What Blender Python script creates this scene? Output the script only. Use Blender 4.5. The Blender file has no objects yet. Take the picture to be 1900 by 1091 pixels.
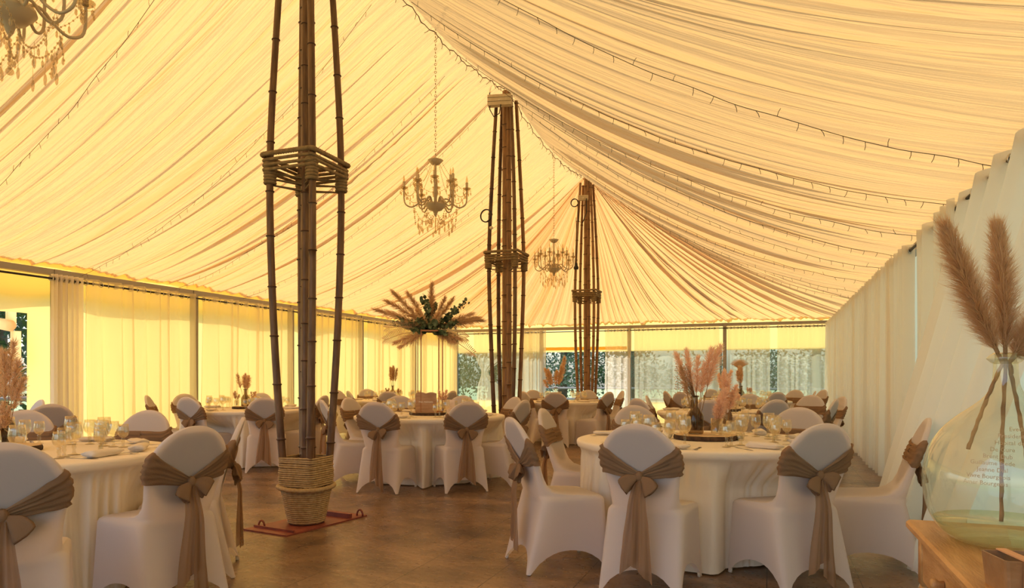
import bpy, math, random
from math import sin, cos, pi, sqrt, radians, atan2
from mathutils import Vector, noise, Matrix

# ------------------------------------------------------------------ camera, sky, sun, exposure
C = bpy.context.scene.collection
SC = bpy.context.scene
TH = radians(20.27); CT = cos(TH); ST = sin(TH); F = 1300.0; EYE = 1.22; HOR = 700.0
cam_d = bpy.data.cameras.new('camera'); cam = bpy.data.objects.new('camera', cam_d); C.objects.link(cam)
cam.location = (0, 0, EYE); cam.rotation_euler = (pi/2, 0, TH)
cam_d.sensor_width = 36; cam_d.lens = 36*F/1900; cam_d.shift_y = (HOR-545.5)/1900
cam_d.clip_start = .05; cam_d.clip_end = 300
SC.camera = cam
SC.view_settings.view_transform = 'Standard'; SC.view_settings.look = 'None'
SC.view_settings.gamma = 1; SC.view_settings.use_curve_mapping = False
SC.view_settings.exposure = 0.5
w = bpy.data.worlds.new('sky'); SC.world = w; w.use_nodes = True
nt = w.node_tree; sk = nt.nodes.new('ShaderNodeTexSky'); sk.sky_type = 'NISHITA'; sk.sun_disc = False
sk.sun_elevation = radians(58); sk.sun_rotation = radians(-110); sk.air_density = 1.0; sk.dust_density = 2.0
nt.nodes['Background'].inputs[1].default_value = .25
nt.links.new(sk.outputs[0], nt.nodes['Background'].inputs[0])
sun_d = bpy.data.lights.new('sun', 'SUN'); sun = bpy.data.objects.new('sun', sun_d); C.objects.link(sun)
sun_d.energy = 4.3; sun_d.angle = radians(.6); sun_d.color = (1, .90, .76)
SUN = Vector((-.42, .70, .58))
sun.rotation_euler = SUN.to_track_quat('Z', 'Y').to_euler()
try:
    SC.cycles.max_bounces = 10; SC.cycles.diffuse_bounces = 6; SC.cycles.transparent_max_bounces = 24
    SC.cycles.transmission_bounces = 8; SC.cycles.glossy_bounces = 4; SC.cycles.use_denoising = True
    SC.cycles.caustics_reflective = False; SC.cycles.caustics_refractive = False
except Exception: pass

# tent dimensions (metres): walls, ridge, eaves, poles
XL, XR, XM = -8.8, 1.45, -3.62
YN, YF = -3.0, 19.0
ZE, ZR, SAG = 2.66, 5.48, .42
POLES = [4.87, 9.57, 14.33]

# ------------------------------------------------------------------ helpers
def cam_pt(px, d, z=0.0):           # a point of the place from its bearing and distance
    u = (px-950)*d/F
    return Vector((u*CT-d*ST, u*ST+d*CT, z))
def tag(o, label=None, cat=None, group=None, kind=None):
    if label: o['label'] = label
    if cat: o['category'] = cat
    if group: o['group'] = group
    if kind: o['kind'] = kind
    return o
def empty(name, loc=(0,0,0), rz=0, label=None, cat=None, group=None):
    o = bpy.data.objects.new(name, None); C.objects.link(o)
    o.location = loc; o.rotation_euler = (0, 0, rz); o.empty_display_size = .1
    return tag(o, label, cat, group)
class MB:
    def __init__(s): s.v = []; s.f = []
    def grid(s, rows, cu=False, cv=False, cap0=False, cap1=False):
        b = len(s.v); nr = len(rows); nc = len(rows[0])
        for r in rows: s.v.extend(tuple(p) for p in r)
        for i in range(nr if cv else nr-1):
            i2 = (i+1) % nr
            for j in range(nc if cu else nc-1):
                j2 = (j+1) % nc
                s.f.append((b+i*nc+j, b+i*nc+j2, b+i2*nc+j2, b+i2*nc+j))
        if cap0: s.f.append(tuple(b+j for j in reversed(range(nc))))
        if cap1: s.f.append(tuple(b+(nr-1)*nc+j for j in range(nc)))
        return s
    def lathe(s, prof, n=24, c=(0,0,0), cap0=False, cap1=False):
        rows = [[(c[0]+r*cos(2*pi*k/n), c[1]+r*sin(2*pi*k/n), c[2]+z) for k in range(n)] for r, z in prof]
        return s.grid(rows, cu=True, cap0=cap0, cap1=cap1)
    def box(s, x0, x1, y0, y1, z0, z1, M=None):
        b = len(s.v)
        P = [(x0,y0,z0),(x1,y0,z0),(x1,y1,z0),(x0,y1,z0),(x0,y0,z1),(x1,y0,z1),(x1,y1,z1),(x0,y1,z1)]
        if M is not None: P = [tuple(M @ Vector(p)) for p in P]
        s.v.extend(P)
        for q in ((0,3,2,1),(4,5,6,7),(0,1,5,4),(1,2,6,5),(2,3,7,6),(3,0,4,7)): s.f.append(tuple(b+i for i in q))
        return s
    def tube(s, pts, r, n=8, closed=False, lobes=0, twist=0., amp=.14):
        pts = [Vector(p) for p in pts]; m = len(pts); rows = []; up = None; L = 0
        for i, p in enumerate(pts):
            if closed: t = pts[(i+1) % m]-pts[i-1]
            else: t = pts[min(i+1, m-1)]-pts[max(i-1, 0)]
            t.normalize()
            if up is None: up = Vector((0,0,1)) if abs(t.z) < .9 else Vector((1,0,0))
            x = t.cross(up); x.normalize(); y = x.cross(t); y.normalize(); up = y
            if i: L += (p-pts[i-1]).length
            rr = r(i/(m-1 or 1)) if callable(r) else r
            row = []
            for k in range(n):
                a = 2*pi*k/n; q = rr*(1+amp*cos(lobes*a+twist*L)) if lobes else rr
                row.append(p+x*(q*cos(a))+y*(q*sin(a)))
            rows.append(row)
        return s.grid(rows, cu=True, cv=closed, cap0=not closed, cap1=not closed)
    def torus(s, c, R, r, n=16, m=6, axis='Z'):
        rows = []
        for i in range(n):
            a = 2*pi*i/n; row = []
            for k in range(m):
                b = 2*pi*k/m; q = R+r*cos(b)
                p = (q*cos(a), q*sin(a), r*sin(b))
                if axis == 'X': p = (p[2], p[0], p[1])
                if axis == 'Y': p = (p[0], p[2], p[1])
                row.append((p[0]+c[0], p[1]+c[1], p[2]+c[2]))
            rows.append(row)
        return s.grid(rows, cu=True, cv=True)
    def ball(s, c, rx, ry=None, rz=None, n=10, m=7):
        ry = ry or rx; rz = rz or rx
        rows = [[(c[0]+rx*sin(pi*i/m)*cos(2*pi*k/n), c[1]+ry*sin(pi*i/m)*sin(2*pi*k/n), c[2]-rz*cos(pi*i/m)) for k in range(n)] for i in range(m+1)]
        return s.grid(rows, cu=True)
    def build(s, name, mat, parent=None, smooth=True, **kw):
        me = bpy.data.meshes.new(name); me.from_pydata(s.v, [], s.f)
        if smooth: me.polygons.foreach_set('use_smooth', [True]*len(me.polygons))
        me.materials.append(mat); me.update()
        o = bpy.data.objects.new(name, me); C.objects.link(o)
        if parent is not None: o.parent = parent
        return tag(o, **kw) if kw else o
KIDS = {}
def kids(o):
    return [c for c in C.objects if c.parent == o]
def kid_tree(o):                     # cached description of a thing so that copying stays quick
    if o.name not in KIDS: KIDS[o.name] = [(c, kid_tree(c)) for c in kids(o)]
    return KIDS[o.name]
def dup(o, loc=None, rz=None, label=None, group=None, sc=None, deep=True, parent=None):
    c = o.copy(); C.objects.link(c)
    if parent is not None: c.parent = parent
    if loc is not None: c.location = loc
    if rz is not None: c.rotation_euler = (0, 0, rz)
    if sc is not None: c.scale = (sc,)*3
    if label: c['label'] = label
    if group: c['group'] = group
    elif group == '' and 'group' in c: del c['group']
    if deep:
        for k, _ in kid_tree(o): dup(k, parent=c)
    return c
class Pool:                          # the first request takes the original, later ones copies
    def __init__(s, o): s.o = o; s.used = False; kid_tree(o)
    def put(s, loc, rz=0, label=None, group=None, sc=None):
        if not s.used:
            s.used = True; o = s.o; o.location = loc; o.rotation_euler = (0,0,rz)
            if sc: o.scale = (sc,)*3
            if label: o['label'] = label
            if group: o['group'] = group
            return o
        return dup(s.o, loc, rz, label, group, sc or 1)
def lerp(a, b, t): return a+(b-a)*t
def sm(t): t = max(0., min(1., t)); return t*t*(3-2*t)
def keyed(tab, z):                   # linear interpolation in a table
    if z <= tab[0][0]: return tab[0][1:]
    for a, b in zip(tab, tab[1:]):
        if z <= b[0]:
            t = (z-a[0])/(b[0]-a[0]); return tuple(lerp(p, q, t) for p, q in zip(a[1:], b[1:]))
    return tab[-1][1:]
def n1(x, s=0): return noise.noise(Vector((x, s*7.31+.37, s*3.7)))

# ------------------------------------------------------------------ materials (all procedural)
def base_mat(name):
    m = bpy.data.materials.new(name); m.use_nodes = True; t = m.node_tree
    p = t.nodes['Principled BSDF']; return m, t, p
def mat(name, col, rough=.6, metal=0, col2=None, nscale=8, stretch=(1,1,1), bump=0, bscale=60, spec=.5, detail=4, sheen=0):
    m, t, p = base_mat(name)
    p.inputs['Base Color'].default_value = (*col, 1); p.inputs['Roughness'].default_value = rough
    p.inputs['Metallic'].default_value = metal; p.inputs['Specular IOR Level'].default_value = spec
    if sheen: p.inputs['Sheen Weight'].default_value = sheen
    if col2 or bump:
        tc = t.nodes.new('ShaderNodeTexCoord'); mp = t.nodes.new('ShaderNodeMapping'); mp.inputs['Scale'].default_value = stretch
        t.links.new(tc.outputs['Object'], mp.inputs['Vector'])
    if col2:
        nz = t.nodes.new('ShaderNodeTexNoise'); nz.inputs['Scale'].default_value = nscale; nz.inputs['Detail'].default_value = detail
        r = t.nodes.new('ShaderNodeValToRGB'); r.color_ramp.elements[0].position = .35; r.color_ramp.elements[1].position = .68
        r.color_ramp.elements[0].color = (*col, 1); r.color_ramp.elements[1].color = (*col2, 1)
        t.links.new(mp.outputs[0], nz.inputs['Vector']); t.links.new(nz.outputs[0], r.inputs[0]); t.links.new(r.outputs[0], p.inputs['Base Color'])
    if bump:
        nb = t.nodes.new('ShaderNodeTexNoise'); nb.inputs['Scale'].default_value = bscale
        b = t.nodes.new('ShaderNodeBump'); b.inputs['Strength'].default_value = bump; b.inputs['Distance'].default_value = .01
        t.links.new(mp.outputs[0], nb.inputs['Vector']); t.links.new(nb.outputs[0], b.inputs['Height']); t.links.new(b.outputs[0], p.inputs['Normal'])
    return m
def cloth_mat(name, dif, tra, fac, clear=0.0, weave=700, bump=0, pleat=0):
    """thin fabric: diffuse front, light passing through (fac), and open weave (clear)"""
    m = bpy.data.materials.new(name); m.use_nodes = True; t = m.node_tree
    t.nodes.remove(t.nodes['Principled BSDF']); out = t.nodes['Material Output']
    d = t.nodes.new('ShaderNodeBsdfDiffuse'); d.inputs[0].default_value = (*dif, 1)
    tr = t.nodes.new('ShaderNodeBsdfTranslucent'); tr.inputs[0].default_value = (*tra, 1)
    mx = t.nodes.new('ShaderNodeMixShader'); mx.inputs[0].default_value = fac
    t.links.new(d.outputs[0], mx.inputs[1]); t.links.new(tr.outputs[0], mx.inputs[2])
    last = mx
    if pleat:                        # fine gathers running from ridge to eaves
        tc = t.nodes.new('ShaderNodeTexCoord'); mp = t.nodes.new('ShaderNodeMapping'); mp.inputs['Scale'].default_value = (.32, 13, .32)
        nb = t.nodes.new('ShaderNodeTexNoise'); nb.inputs['Scale'].default_value = 1; nb.inputs['Detail'].default_value = 3.5; nb.inputs['Roughness'].default_value = .6
        b = t.nodes.new('ShaderNodeBump'); b.inputs['Strength'].default_value = 1; b.inputs['Distance'].default_value = pleat
        t.links.new(tc.outputs['Object'], mp.inputs[0]); t.links.new(mp.outputs[0], nb.inputs['Vector']); t.links.new(nb.outputs[0], b.inputs['Height'])
        t.links.new(b.outputs[0], d.inputs['Normal']); t.links.new(b.outputs[0], tr.inputs['Normal'])
    if bump:
        tc = t.nodes.new('ShaderNodeTexCoord'); nb = t.nodes.new('ShaderNodeTexNoise'); nb.inputs['Scale'].default_value = weave
        b = t.nodes.new('ShaderNodeBump'); b.inputs['Strength'].default_value = bump; b.inputs['Distance'].default_value = .005
        t.links.new(tc.outputs['Object'], nb.inputs['Vector']); t.links.new(nb.outputs[0], b.inputs['Height'])
        t.links.new(b.outputs[0], d.inputs['Normal'])
    if clear:
        tp = t.nodes.new('ShaderNodeBsdfTransparent'); m2 = t.nodes.new('ShaderNodeMixShader'); m2.inputs[0].default_value = 1-clear
        t.links.new(tp.outputs[0], m2.inputs[1]); t.links.new(mx.outputs[0], m2.inputs[2]); last = m2
    t.links.new(last.outputs[0], out.inputs[0]); return m
def thin_glass(name, tint, gloss=1.0, rough=.03, ior=1.5, body=0.0, bodycol=(1,1,1)):
    m = bpy.data.materials.new(name); m.use_nodes = True; t = m.node_tree
    t.nodes.remove(t.nodes['Principled BSDF']); out = t.nodes['Material Output']
    tp = t.nodes.new('ShaderNodeBsdfTransparent'); tp.inputs[0].default_value = (*tint, 1)
    g = t.nodes.new('ShaderNodeBsdfGlossy'); g.inputs['Roughness'].default_value = rough; g.inputs[0].default_value = (gloss, gloss*.93, gloss*.80, 1)
    fr = t.nodes.new('ShaderNodeLayerWeight'); pw = t.nodes.new('ShaderNodeMath'); pw.operation = 'POWER'; pw.inputs[1].default_value = 3.5
    t.links.new(fr.outputs['Facing'], pw.inputs[0]); ml = t.nodes.new('ShaderNodeMath'); ml.operation = 'MULTIPLY_ADD'
    ml.inputs[1].default_value = .75; ml.inputs[2].default_value = ((ior-1)/(ior+1))**2; t.links.new(pw.outputs[0], ml.inputs[0])
    mx = t.nodes.new('ShaderNodeMixShader'); t.links.new(ml.outputs[0], mx.inputs[0])
    src = tp
    if body:
        d = t.nodes.new('ShaderNodeBsdfDiffuse'); d.inputs[0].default_value = (*bodycol, 1)
        mb = t.nodes.new('ShaderNodeMixShader'); mb.inputs[0].default_value = body
        t.links.new(tp.outputs[0], mb.inputs[1]); t.links.new(d.outputs[0], mb.inputs[2]); src = mb
    t.links.new(src.outputs[0], mx.inputs[1]); t.links.new(g.outputs[0], mx.inputs[2]); t.links.new(mx.outputs[0], out.inputs[0])
    return m
M = {}
M['lining'] = cloth_mat('cream_tent_lining', (.90,.70,.42), (.97,.585,.21), .42, pleat=.09)
M['lining_fan'] = cloth_mat('cream_fanned_lining', (.90,.70,.42), (.97,.585,.21), .42)
M['canvas'] = cloth_mat('yellow_canvas', (.88,.68,.36), (1.0,.72,.25), .84)
M['canvas_white'] = cloth_mat('white_canvas', (.90,.82,.70), (1.0,.82,.56), .92)
M['voile_full'] = cloth_mat('white_full_voile', (.94,.88,.82), (.98,.92,.82), .55, clear=.10)
M['voile'] = cloth_mat('cream_voile', (.90,.84,.74), (.98,.92,.80), .62, clear=.30)
M['voile_thin'] = cloth_mat('thin_cream_voile', (.92,.83,.66), (.98,.88,.70), .68, clear=.50)
M['cover'] = cloth_mat('white_stretch_fabric', (.94,.87,.85), (.95,.86,.76), .50)
M['pad'] = mat('grey_chair_pad', (.14,.11,.11), .8)
M['cloth'] = cloth_mat('ivory_tablecloth', (.95,.88,.76), (.9,.8,.6), .10, bump=.15, weave=90)
M['sash'] = cloth_mat('taupe_organza', (.36,.225,.13), (.42,.26,.15), .3, clear=.06, bump=.5, weave=160)
M['sash_thin'] = cloth_mat('taupe_organza_tail', (.38,.235,.135), (.46,.28,.16), .35, clear=.14)
M['wood_table'] = mat('old_pine', (.42,.21,.07), .45, col2=(.58,.33,.13), nscale=5, stretch=(6,1,6), bump=.25, bscale=30)
M['dark_gap'] = mat('gap_shade_brown', (.05,.025,.012), .7)  # near-black brown that paints in the shade of gaps and grooves
M['bamboo'] = mat('bamboo_shade_tone', (.10,.048,.02), .42, col2=(.22,.115,.048), nscale=4, stretch=(9,9,1.2), bump=.15, bscale=20)  # darker tone of the one bamboo, shade on the nearest pole painted in
M['bamboo_lit'] = mat('bamboo_lit_tone', (.20,.095,.035), .42, col2=(.36,.19,.075), nscale=4, stretch=(9,9,1.2), bump=.15, bscale=20)  # same bamboo, lighter colour stands for stronger light on the farther poles
M['bamboo_dark'] = mat('scorched_bamboo', (.05,.022,.010), .45, col2=(.20,.10,.04), nscale=2.2, stretch=(2,2,1.5))
M['node'] = mat('bamboo_node', (.07,.03,.013), .55)
M['rope'] = mat('jute_rope', (.42,.29,.14), .85, col2=(.56,.41,.22), nscale=30, bump=.4, bscale=90)
M['rope_dark'] = mat('dark_jute_rope', (.22,.15,.075), .85, col2=(.34,.24,.12), nscale=30, bump=.4, bscale=90)  # jute rope in a darker tone, for the upper bindings
M['rust'] = mat('oxide_red_steel', (.20,.045,.03), .5, col2=(.30,.08,.05), nscale=10)
M['metal'] = mat('brushed_steel', (.55,.52,.48), .3, metal=1)
M['grey_metal'] = mat('grey_aluminium', (.38,.35,.31), .5, metal=.6)
M['black'] = mat('black_rubber', (.015,.013,.012), .5)
M['wire'] = mat('brown_wire', (.10,.065,.035), .6)
M['glass'] = thin_glass('clear_glass', (.955,.945,.90), ior=2.1, rough=.03)
M['glass_thick'] = thin_glass('clear_glass_stem', (.90,.88,.80), ior=1.8)
M['smoke'] = thin_glass('smoked_glass', (.50,.42,.33), ior=1.5)
M['demi'] = thin_glass('greenish_glass', (.93,.94,.86), ior=1.8, rough=.05, body=.05, bodycol=(.86,.80,.66))
M['water'] = thin_glass('green_water', (.90,.93,.80), ior=1.33, body=.08, bodycol=(.70,.76,.52))
M['crystal'] = thin_glass('crystal', (.88,.80,.64), ior=1.6, body=.25, bodycol=(.85,.74,.52))
M['chand'] = mat('champagne_chandelier_metal', (.62,.50,.33), .5, metal=.1)
M['bulb'] = thin_glass('candle_bulb_glass', (.95,.85,.65), ior=1.5, body=.25, bodycol=(.9,.8,.6))
M['pampas'] = cloth_mat('tan_pampas', (.68,.47,.28), (.7,.5,.3), .40)
M['pampas_big'] = cloth_mat('light_tan_pampas', (.74,.53,.32), (.76,.55,.34), .42)
M['pampas_pink'] = cloth_mat('blush_pampas', (.96,.75,.60), (.96,.76,.60), .45)
M['pampas_pale'] = cloth_mat('pale_pampas', (.84,.64,.43), (.86,.66,.44), .42)
M['stalk'] = mat('dry_stalk', (.25,.14,.06), .8, col2=(.40,.24,.11), nscale=20)
M['euca'] = mat('eucalyptus_leaf', (.08,.12,.06), .6, col2=(.16,.22,.12), nscale=14)
M['copper'] = mat('copper_metal', (.50,.20,.10), .3, metal=.9)
M['bark'] = mat('dark_bark', (.035,.018,.010), .9, col2=(.10,.055,.03), nscale=25, bump=.8, bscale=40)
M['slab'] = mat('pale_cut_wood', (.58,.40,.22), .6, col2=(.68,.50,.30), nscale=10)
M['cutlery'] = mat('polished_cutlery', (.62,.57,.50), .18, metal=1)
M['napkin'] = cloth_mat('cream_napkin', (.86,.78,.66), (.85,.75,.6), .1, bump=.2, weave=80)
M['ceramic'] = mat('ivory_ceramic', (.85,.78,.62), .25)
M['sign'] = mat('wooden_sign', (.36,.20,.10), .5, col2=(.50,.31,.17), nscale=7, stretch=(1,1,5))
M['card'] = mat('blush_card', (.84,.68,.58), .7)
M['white_paint'] = mat('white_lettering', (.85,.80,.70), .6)
M['ink'] = mat('etched_lettering', (.50,.38,.24), .7)
M['box'] = mat('whitewashed_box', (.62,.50,.33), .6, col2=(.72,.60,.42), nscale=14)
M['leather'] = mat('brown_leather', (.30,.16,.07), .45, col2=(.40,.23,.11), nscale=10, bump=.3, bscale=50)
M['strap'] = mat('tan_leather_strap', (.72,.38,.19), .5)
M['pvc'] = thin_glass('clear_pvc', (.82,.90,.88), ior=1.35, rough=.12, body=.16, bodycol=(.55,.68,.66))
M['trunk'] = mat('tree_bark', (.10,.075,.05), .9, col2=(.18,.14,.10), nscale=9)
M['leaf'] = mat('tree_leaf', (.045,.085,.03), .6, col2=(.10,.17,.06), nscale=2)
M['leaf_pale'] = mat('pale_tree_leaf', (.12,.19,.10), .6, col2=(.24,.33,.22), nscale=2)
M['fence'] = mat('fence_wood', (.33,.31,.28), .8)
m, t, p = base_mat('lawn'); M['grass'] = m
tc = t.nodes.new('ShaderNodeTexCoord'); nz = t.nodes.new('ShaderNodeTexNoise'); nz.inputs['Scale'].default_value = .6; nz.inputs['Detail'].default_value = 8
r = t.nodes.new('ShaderNodeValToRGB'); r.color_ramp.elements[0].color = (.14,.22,.07,1); r.color_ramp.elements[1].color = (.38,.46,.22,1)
t.links.new(tc.outputs['Object'], nz.inputs[0]); t.links.new(nz.outputs[0], r.inputs[0]); t.links.new(r.outputs[0], p.inputs['Base Color']); p.inputs['Roughness'].default_value = .9

# floor: wide brown boards, seams running down the tent
m, t, p = base_mat('brown_floor'); M['floor'] = m
N = t.nodes.new; Lk = t.links.new
tc = N('ShaderNodeTexCoord'); sx = N('ShaderNodeSeparateXYZ'); Lk(tc.outputs['Object'], sx.inputs[0])
def mth(op, a, b=None, c=None):
    n = N('ShaderNodeMath'); n.operation = op
    for i, v in enumerate((a, b, c)):
        if v is None: continue
        if isinstance(v, (int, float)): n.inputs[i].default_value = v
        else: Lk(v, n.inputs[i])
    return n.outputs[0]
px_ = mth('DIVIDE', mth('ADD', sx.outputs[0], 20.5), .525)
fx = mth('FRACT', px_); cell = mth('FLOOR', px_)
wn = N('ShaderNodeTexWhiteNoise'); wn.noise_dimensions = '1D'; Lk(cell, wn.inputs['W'])
py_ = mth('ADD', mth('DIVIDE', mth('ADD', sx.outputs[1], 20.), 7.3), wn.outputs[0]); fy = mth('FRACT', py_)
seam = mth('MAXIMUM', mth('LESS_THAN', fx, .011), mth('LESS_THAN', fy, .0008))
n1_ = N('ShaderNodeTexNoise'); n1_.inputs['Scale'].default_value = 1.1; n1_.inputs['Detail'].default_value = 9; n1_.inputs['Roughness'].default_value = .62; n1_.inputs['Distortion'].default_value = .6
mp = N('ShaderNodeMapping'); mp.inputs['Scale'].default_value = (1.5, 2.6, 1); mp.inputs['Rotation'].default_value = (0, 0, .35)
Lk(tc.outputs['Object'], mp.inputs[0]); Lk(mp.outputs[0], n1_.inputs['Vector'])
rp = N('ShaderNodeValToRGB'); rp.color_ramp.elements[0].position = .30; rp.color_ramp.elements[1].position = .72
rp.color_ramp.elements[0].color = (.075,.046,.031,1); rp.color_ramp.elements[1].color = (.36,.225,.14,1)
e = rp.color_ramp.elements.new(.5); e.color = (.185,.115,.072,1)
Lk(n1_.outputs[0], rp.inputs[0])
mx = N('ShaderNodeMix'); mx.data_type = 'RGBA'; Lk(seam, mx.inputs['Factor']); Lk(rp.outputs[0], mx.inputs['A']); mx.inputs['B'].default_value = (.02,.012,.008,1)
Lk(mx.outputs['Result'], p.inputs['Base Color'])
n2_ = N('ShaderNodeTexNoise'); n2_.inputs['Scale'].default_value = 9; n2_.inputs['Detail'].default_value = 6; Lk(mp.outputs[0], n2_.inputs['Vector'])
rr = N('ShaderNodeMapRange'); rr.inputs[3].default_value = .18; rr.inputs[4].default_value = .42; Lk(n2_.outputs[0], rr.inputs[0]); Lk(rr.outputs[0], p.inputs['Roughness'])
bp = N('ShaderNodeBump'); bp.inputs['Strength'].default_value = .35; bp.inputs['Distance'].default_value = .01
Lk(mth('SUBTRACT', n2_.outputs[0], seam), bp.inputs['Height']); Lk(bp.outputs[0], p.inputs['Normal'])

# ------------------------------------------------------------------ the setting
o = MB().box(-70, 70, -30, 95, -.4, -.13).build('ground', M['grass'], smooth=False, kind='structure')
o = MB().box(XL-.15, XR+.15, YN, YF+.15, -.12, 0).build('floor', M['floor'], smooth=False, kind='structure')

def ridge_z(y):                      # the ridge hangs a little between the poles
    k = (y-POLES[0])/4.73; f = k-math.floor(k)
    return ZR-.26*4*f*(1-f)
def lining_pt(side, t, y):           # t 0 ridge .. 1 eaves
    xe = XR+.08 if side > 0 else XL-.08
    x = lerp(XM, xe, t); zr = ridge_z(y)
    k = sm((POLES[2]-y)/.5)          # meets the far fan cleanly
    z = lerp(zr, ZE, t)-SAG*4*t*(1-t)*lerp(.85, 1+.12*n1(y*.35, side+5), k)
    return Vector((x, y, z))
def pleat(a, t, s):                  # gathered folds: height as a function of place along the eaves
    a2 = a+.10*n1(t*1.3+a*.12, s)*sin(pi*t)
    big = n1(a2*1.7, s+1)*.07
    v = n1(a2*5, s+2); mid = (1-abs(v)*2.2)*.11
    v2 = n1(a2*14+.3*n1(t*2, s), s+3); fin = (1-abs(v2)*2)*.044
    dens = .45+.55*sm(n1(a2*.8, s+4)*1.5+.5)
    v3 = n1(a2*6.5+.2*n1(t*2.3, s), s+5)-.05; fin += .030*math.exp(-(v3/.07)**2)
    v4 = n1(a2*4.1+.25*n1(t*1.7, s), s+6)+.08; fin -= .045*math.exp(-(v4/.05)**2)
    return ((big*sin(pi*min(1, t*1.02)))+(mid+fin)*dens*(.45+.55*sin(pi*t)))*sm(t*14)
def slope(side):
    rows = []; ny = 3600; nt_ = 22; y1 = POLES[2]
    for j in range(nt_+1):
        t = j/nt_; row = []
        for i in range(ny+1):
            y = lerp(YN, y1, i/ny)
            p = lining_pt(side, t, y)
            nrm = Vector((side*.48, 0, .87))
            row.append(p+nrm*(pleat(y, t, 10 if side > 0 else 20)*(.9 if side > 0 else 1.4)*sm((y1-y)/.22)))
        rows.append(row)
    return MB().grid(rows)
slope(-1).build('ceiling', M['lining'], kind='structure')
slope(1).build('ceiling', M['lining'], kind='structure')
def hip(pts, s, nn):
    apex = Vector((XM, POLES[2], ZR)); rows = []; nt_ = 24
    L = [(Vector(b)-Vector(a)).length for a, b in zip(pts, pts[1:])]; tot = sum(L)
    for j in range(nt_+1):
        t = lerp(.0, 1, j/nt_); row = []
        for i in range(nn+1):
            d = tot*i/nn; k = 0
            while k < len(L)-1 and d > L[k]: d -= L[k]; k += 1
            e = Vector(pts[k]).lerp(Vector(pts[k+1]), min(1, d/L[k]))
            p = apex.lerp(e, t); p.z -= SAG*.85*4*t*(1-t)
            p.z += pleat(tot*i/nn*1.6, t, s)*(.25+.95*t)*1.15*sm(min(i, nn-i)/25)
            row.append(p)
        rows.append(row)
    return MB().grid(rows)
hip([(XL-.08, POLES[2], ZE), (XL-.08, YF+.08, ZE), (XR+.08, YF+.08, ZE), (XR+.08, POLES[2], ZE)], 30, 1500).build('ceiling', M['lining_fan'], kind='structure')

# walls: canvas skins, the left one open towards the camera, windows of clear plastic in the far one
def sheet(p0, p1, z0, z1, th=0, wav=.015, seed=1, nx=60, nz=14, hem=0):
    rows = []; p0 = Vector(p0); p1 = Vector(p1); dv = (p1-p0); nrm = Vector((-dv.y, dv.x, 0)).normalized()
    for j in range(nz+1):
        row = []
        for i in range(nx+1):
            a = i/nx; L = dv.length*a
            zb = z0+hem*n1(L*1.1, seed+9)
            z = lerp(z1, zb, j/nz); q = p0+dv*a+nrm*(wav*n1(L*1.2+z*.3, seed)*2)
            row.append((q.x, q.y, z))
        rows.append(row)
    return MB().grid(rows)
DOORY = 6.22
mbw = MB()
mbw = sheet((XL-.06, DOORY+.0, 0), (XL-.06, YF, 0), .0, ZE+.12, seed=3, nx=180)
b2 = sheet((XL-.06, YN, 0), (XL-.06, DOORY, 0), 2.03, ZE+.12, seed=4, nx=80, hem=.05)
base = len(mbw.v); mbw.v += b2.v; mbw.f += [tuple(base+i for i in f) for f in b2.f]
mbw.build('wall_left', M['canvas'], kind='structure')
sheet((XL-.20, YN, 0), (XL-.20, YF+.1, 0), 2.30, ZE+.12, seed=8, nx=220, nz=5, hem=.07, wav=.02).build('trim_1', M['canvas'], kind='structure')
sheet((XR+.06, YN, 0), (XR+.06, YF, 0), 0, ZE+.12, seed=5, nx=200).build('wall_right', M['canvas_white'], kind='structure')
# far wall
FX = [XL, -6.12, -3.61, -1.12, XR]
mf = MB()
for k in range(4):
    x0, x1 = FX[k], FX[k+1]
    def add(b):
        n = len(mf.v); mf.v += b.v; mf.f += [tuple(n+i for i in f) for f in b.f]
    add(sheet((x0, YF+.06, 0), (x1, YF+.06, 0), 1.93, ZE+.12, seed=20+k, nx=30, nz=8))
    if k != 1:
        add(sheet((x0, YF+.06, 0), (x1, YF+.06, 0), .0, .55, seed=30+k, nx=30, nz=6))
        MB().box(x0+.03, x1-.03, YF+.055, YF+.062, .52, 1.96).build('window_%d' % (k+1), M['pvc'], smooth=False, kind='structure')
mf.build('wall_far', M['canvas'], kind='structure')
rows = []
for j in range(9):                    # rolled-up door sheet above the far doorway
    a = 2*pi*j/8
    rows.append([(lerp(-6.05, -3.68, i/20), YF-.0+.045*cos(a), 2.02+.045*sin(a)+.008*n1(i*.7, 3)) for i in range(21)])
MB().grid(rows).build('rolled_door_canvas', M['canvas'], label='rolled yellow canvas tied above the open far doorway', cat='canvas roll')

# uprights and eaves beams
POST = MB().box(-.045, .045, -.045, .045, 0, ZE-.03).build('tent_post', M['grey_metal'], smooth=False)
POST['category'] = 'post'; pp = Pool(POST)
LY = [6.55, 8.9, 11.35, 13.85, 16.4]
words = ['first beyond the side opening', 'second beyond the side opening', 'third beyond the side opening', 'fourth, behind the far left table', 'last before the left corner']
for y, wd in zip(LY, words): pp.put((XL+.0, y, 0), label='slim grey tent post on the left wall, '+wd, group='tent posts along the walls')
for x, wd in ((XL+.02, 'in the far left corner'), (-6.12, 'left of the open far doorway'), (-3.61, 'right of the open far doorway'), (-1.12, 'between the two right far windows'), (XR-.02, 'in the far right corner')):
    pp.put((x, YF-.0, 0), label='slim grey tent post in the far wall, '+wd, group='tent posts along the walls')
for y, wd in ((2.0, 'beside the pampas plumes'), (7.6, 'showing in the gap between the curtains'), (11.0, 'behind the long cream curtains')):
    pp.put((XR+.0, y, 0), label='slim grey tent post on the right wall, '+wd, group='tent posts along the walls')
MB().box(XL-.05, XL+.035, YN, YF, ZE-.11, ZE-.03).build('trim_2', M['grey_metal'], smooth=False, kind='structure')
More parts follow.
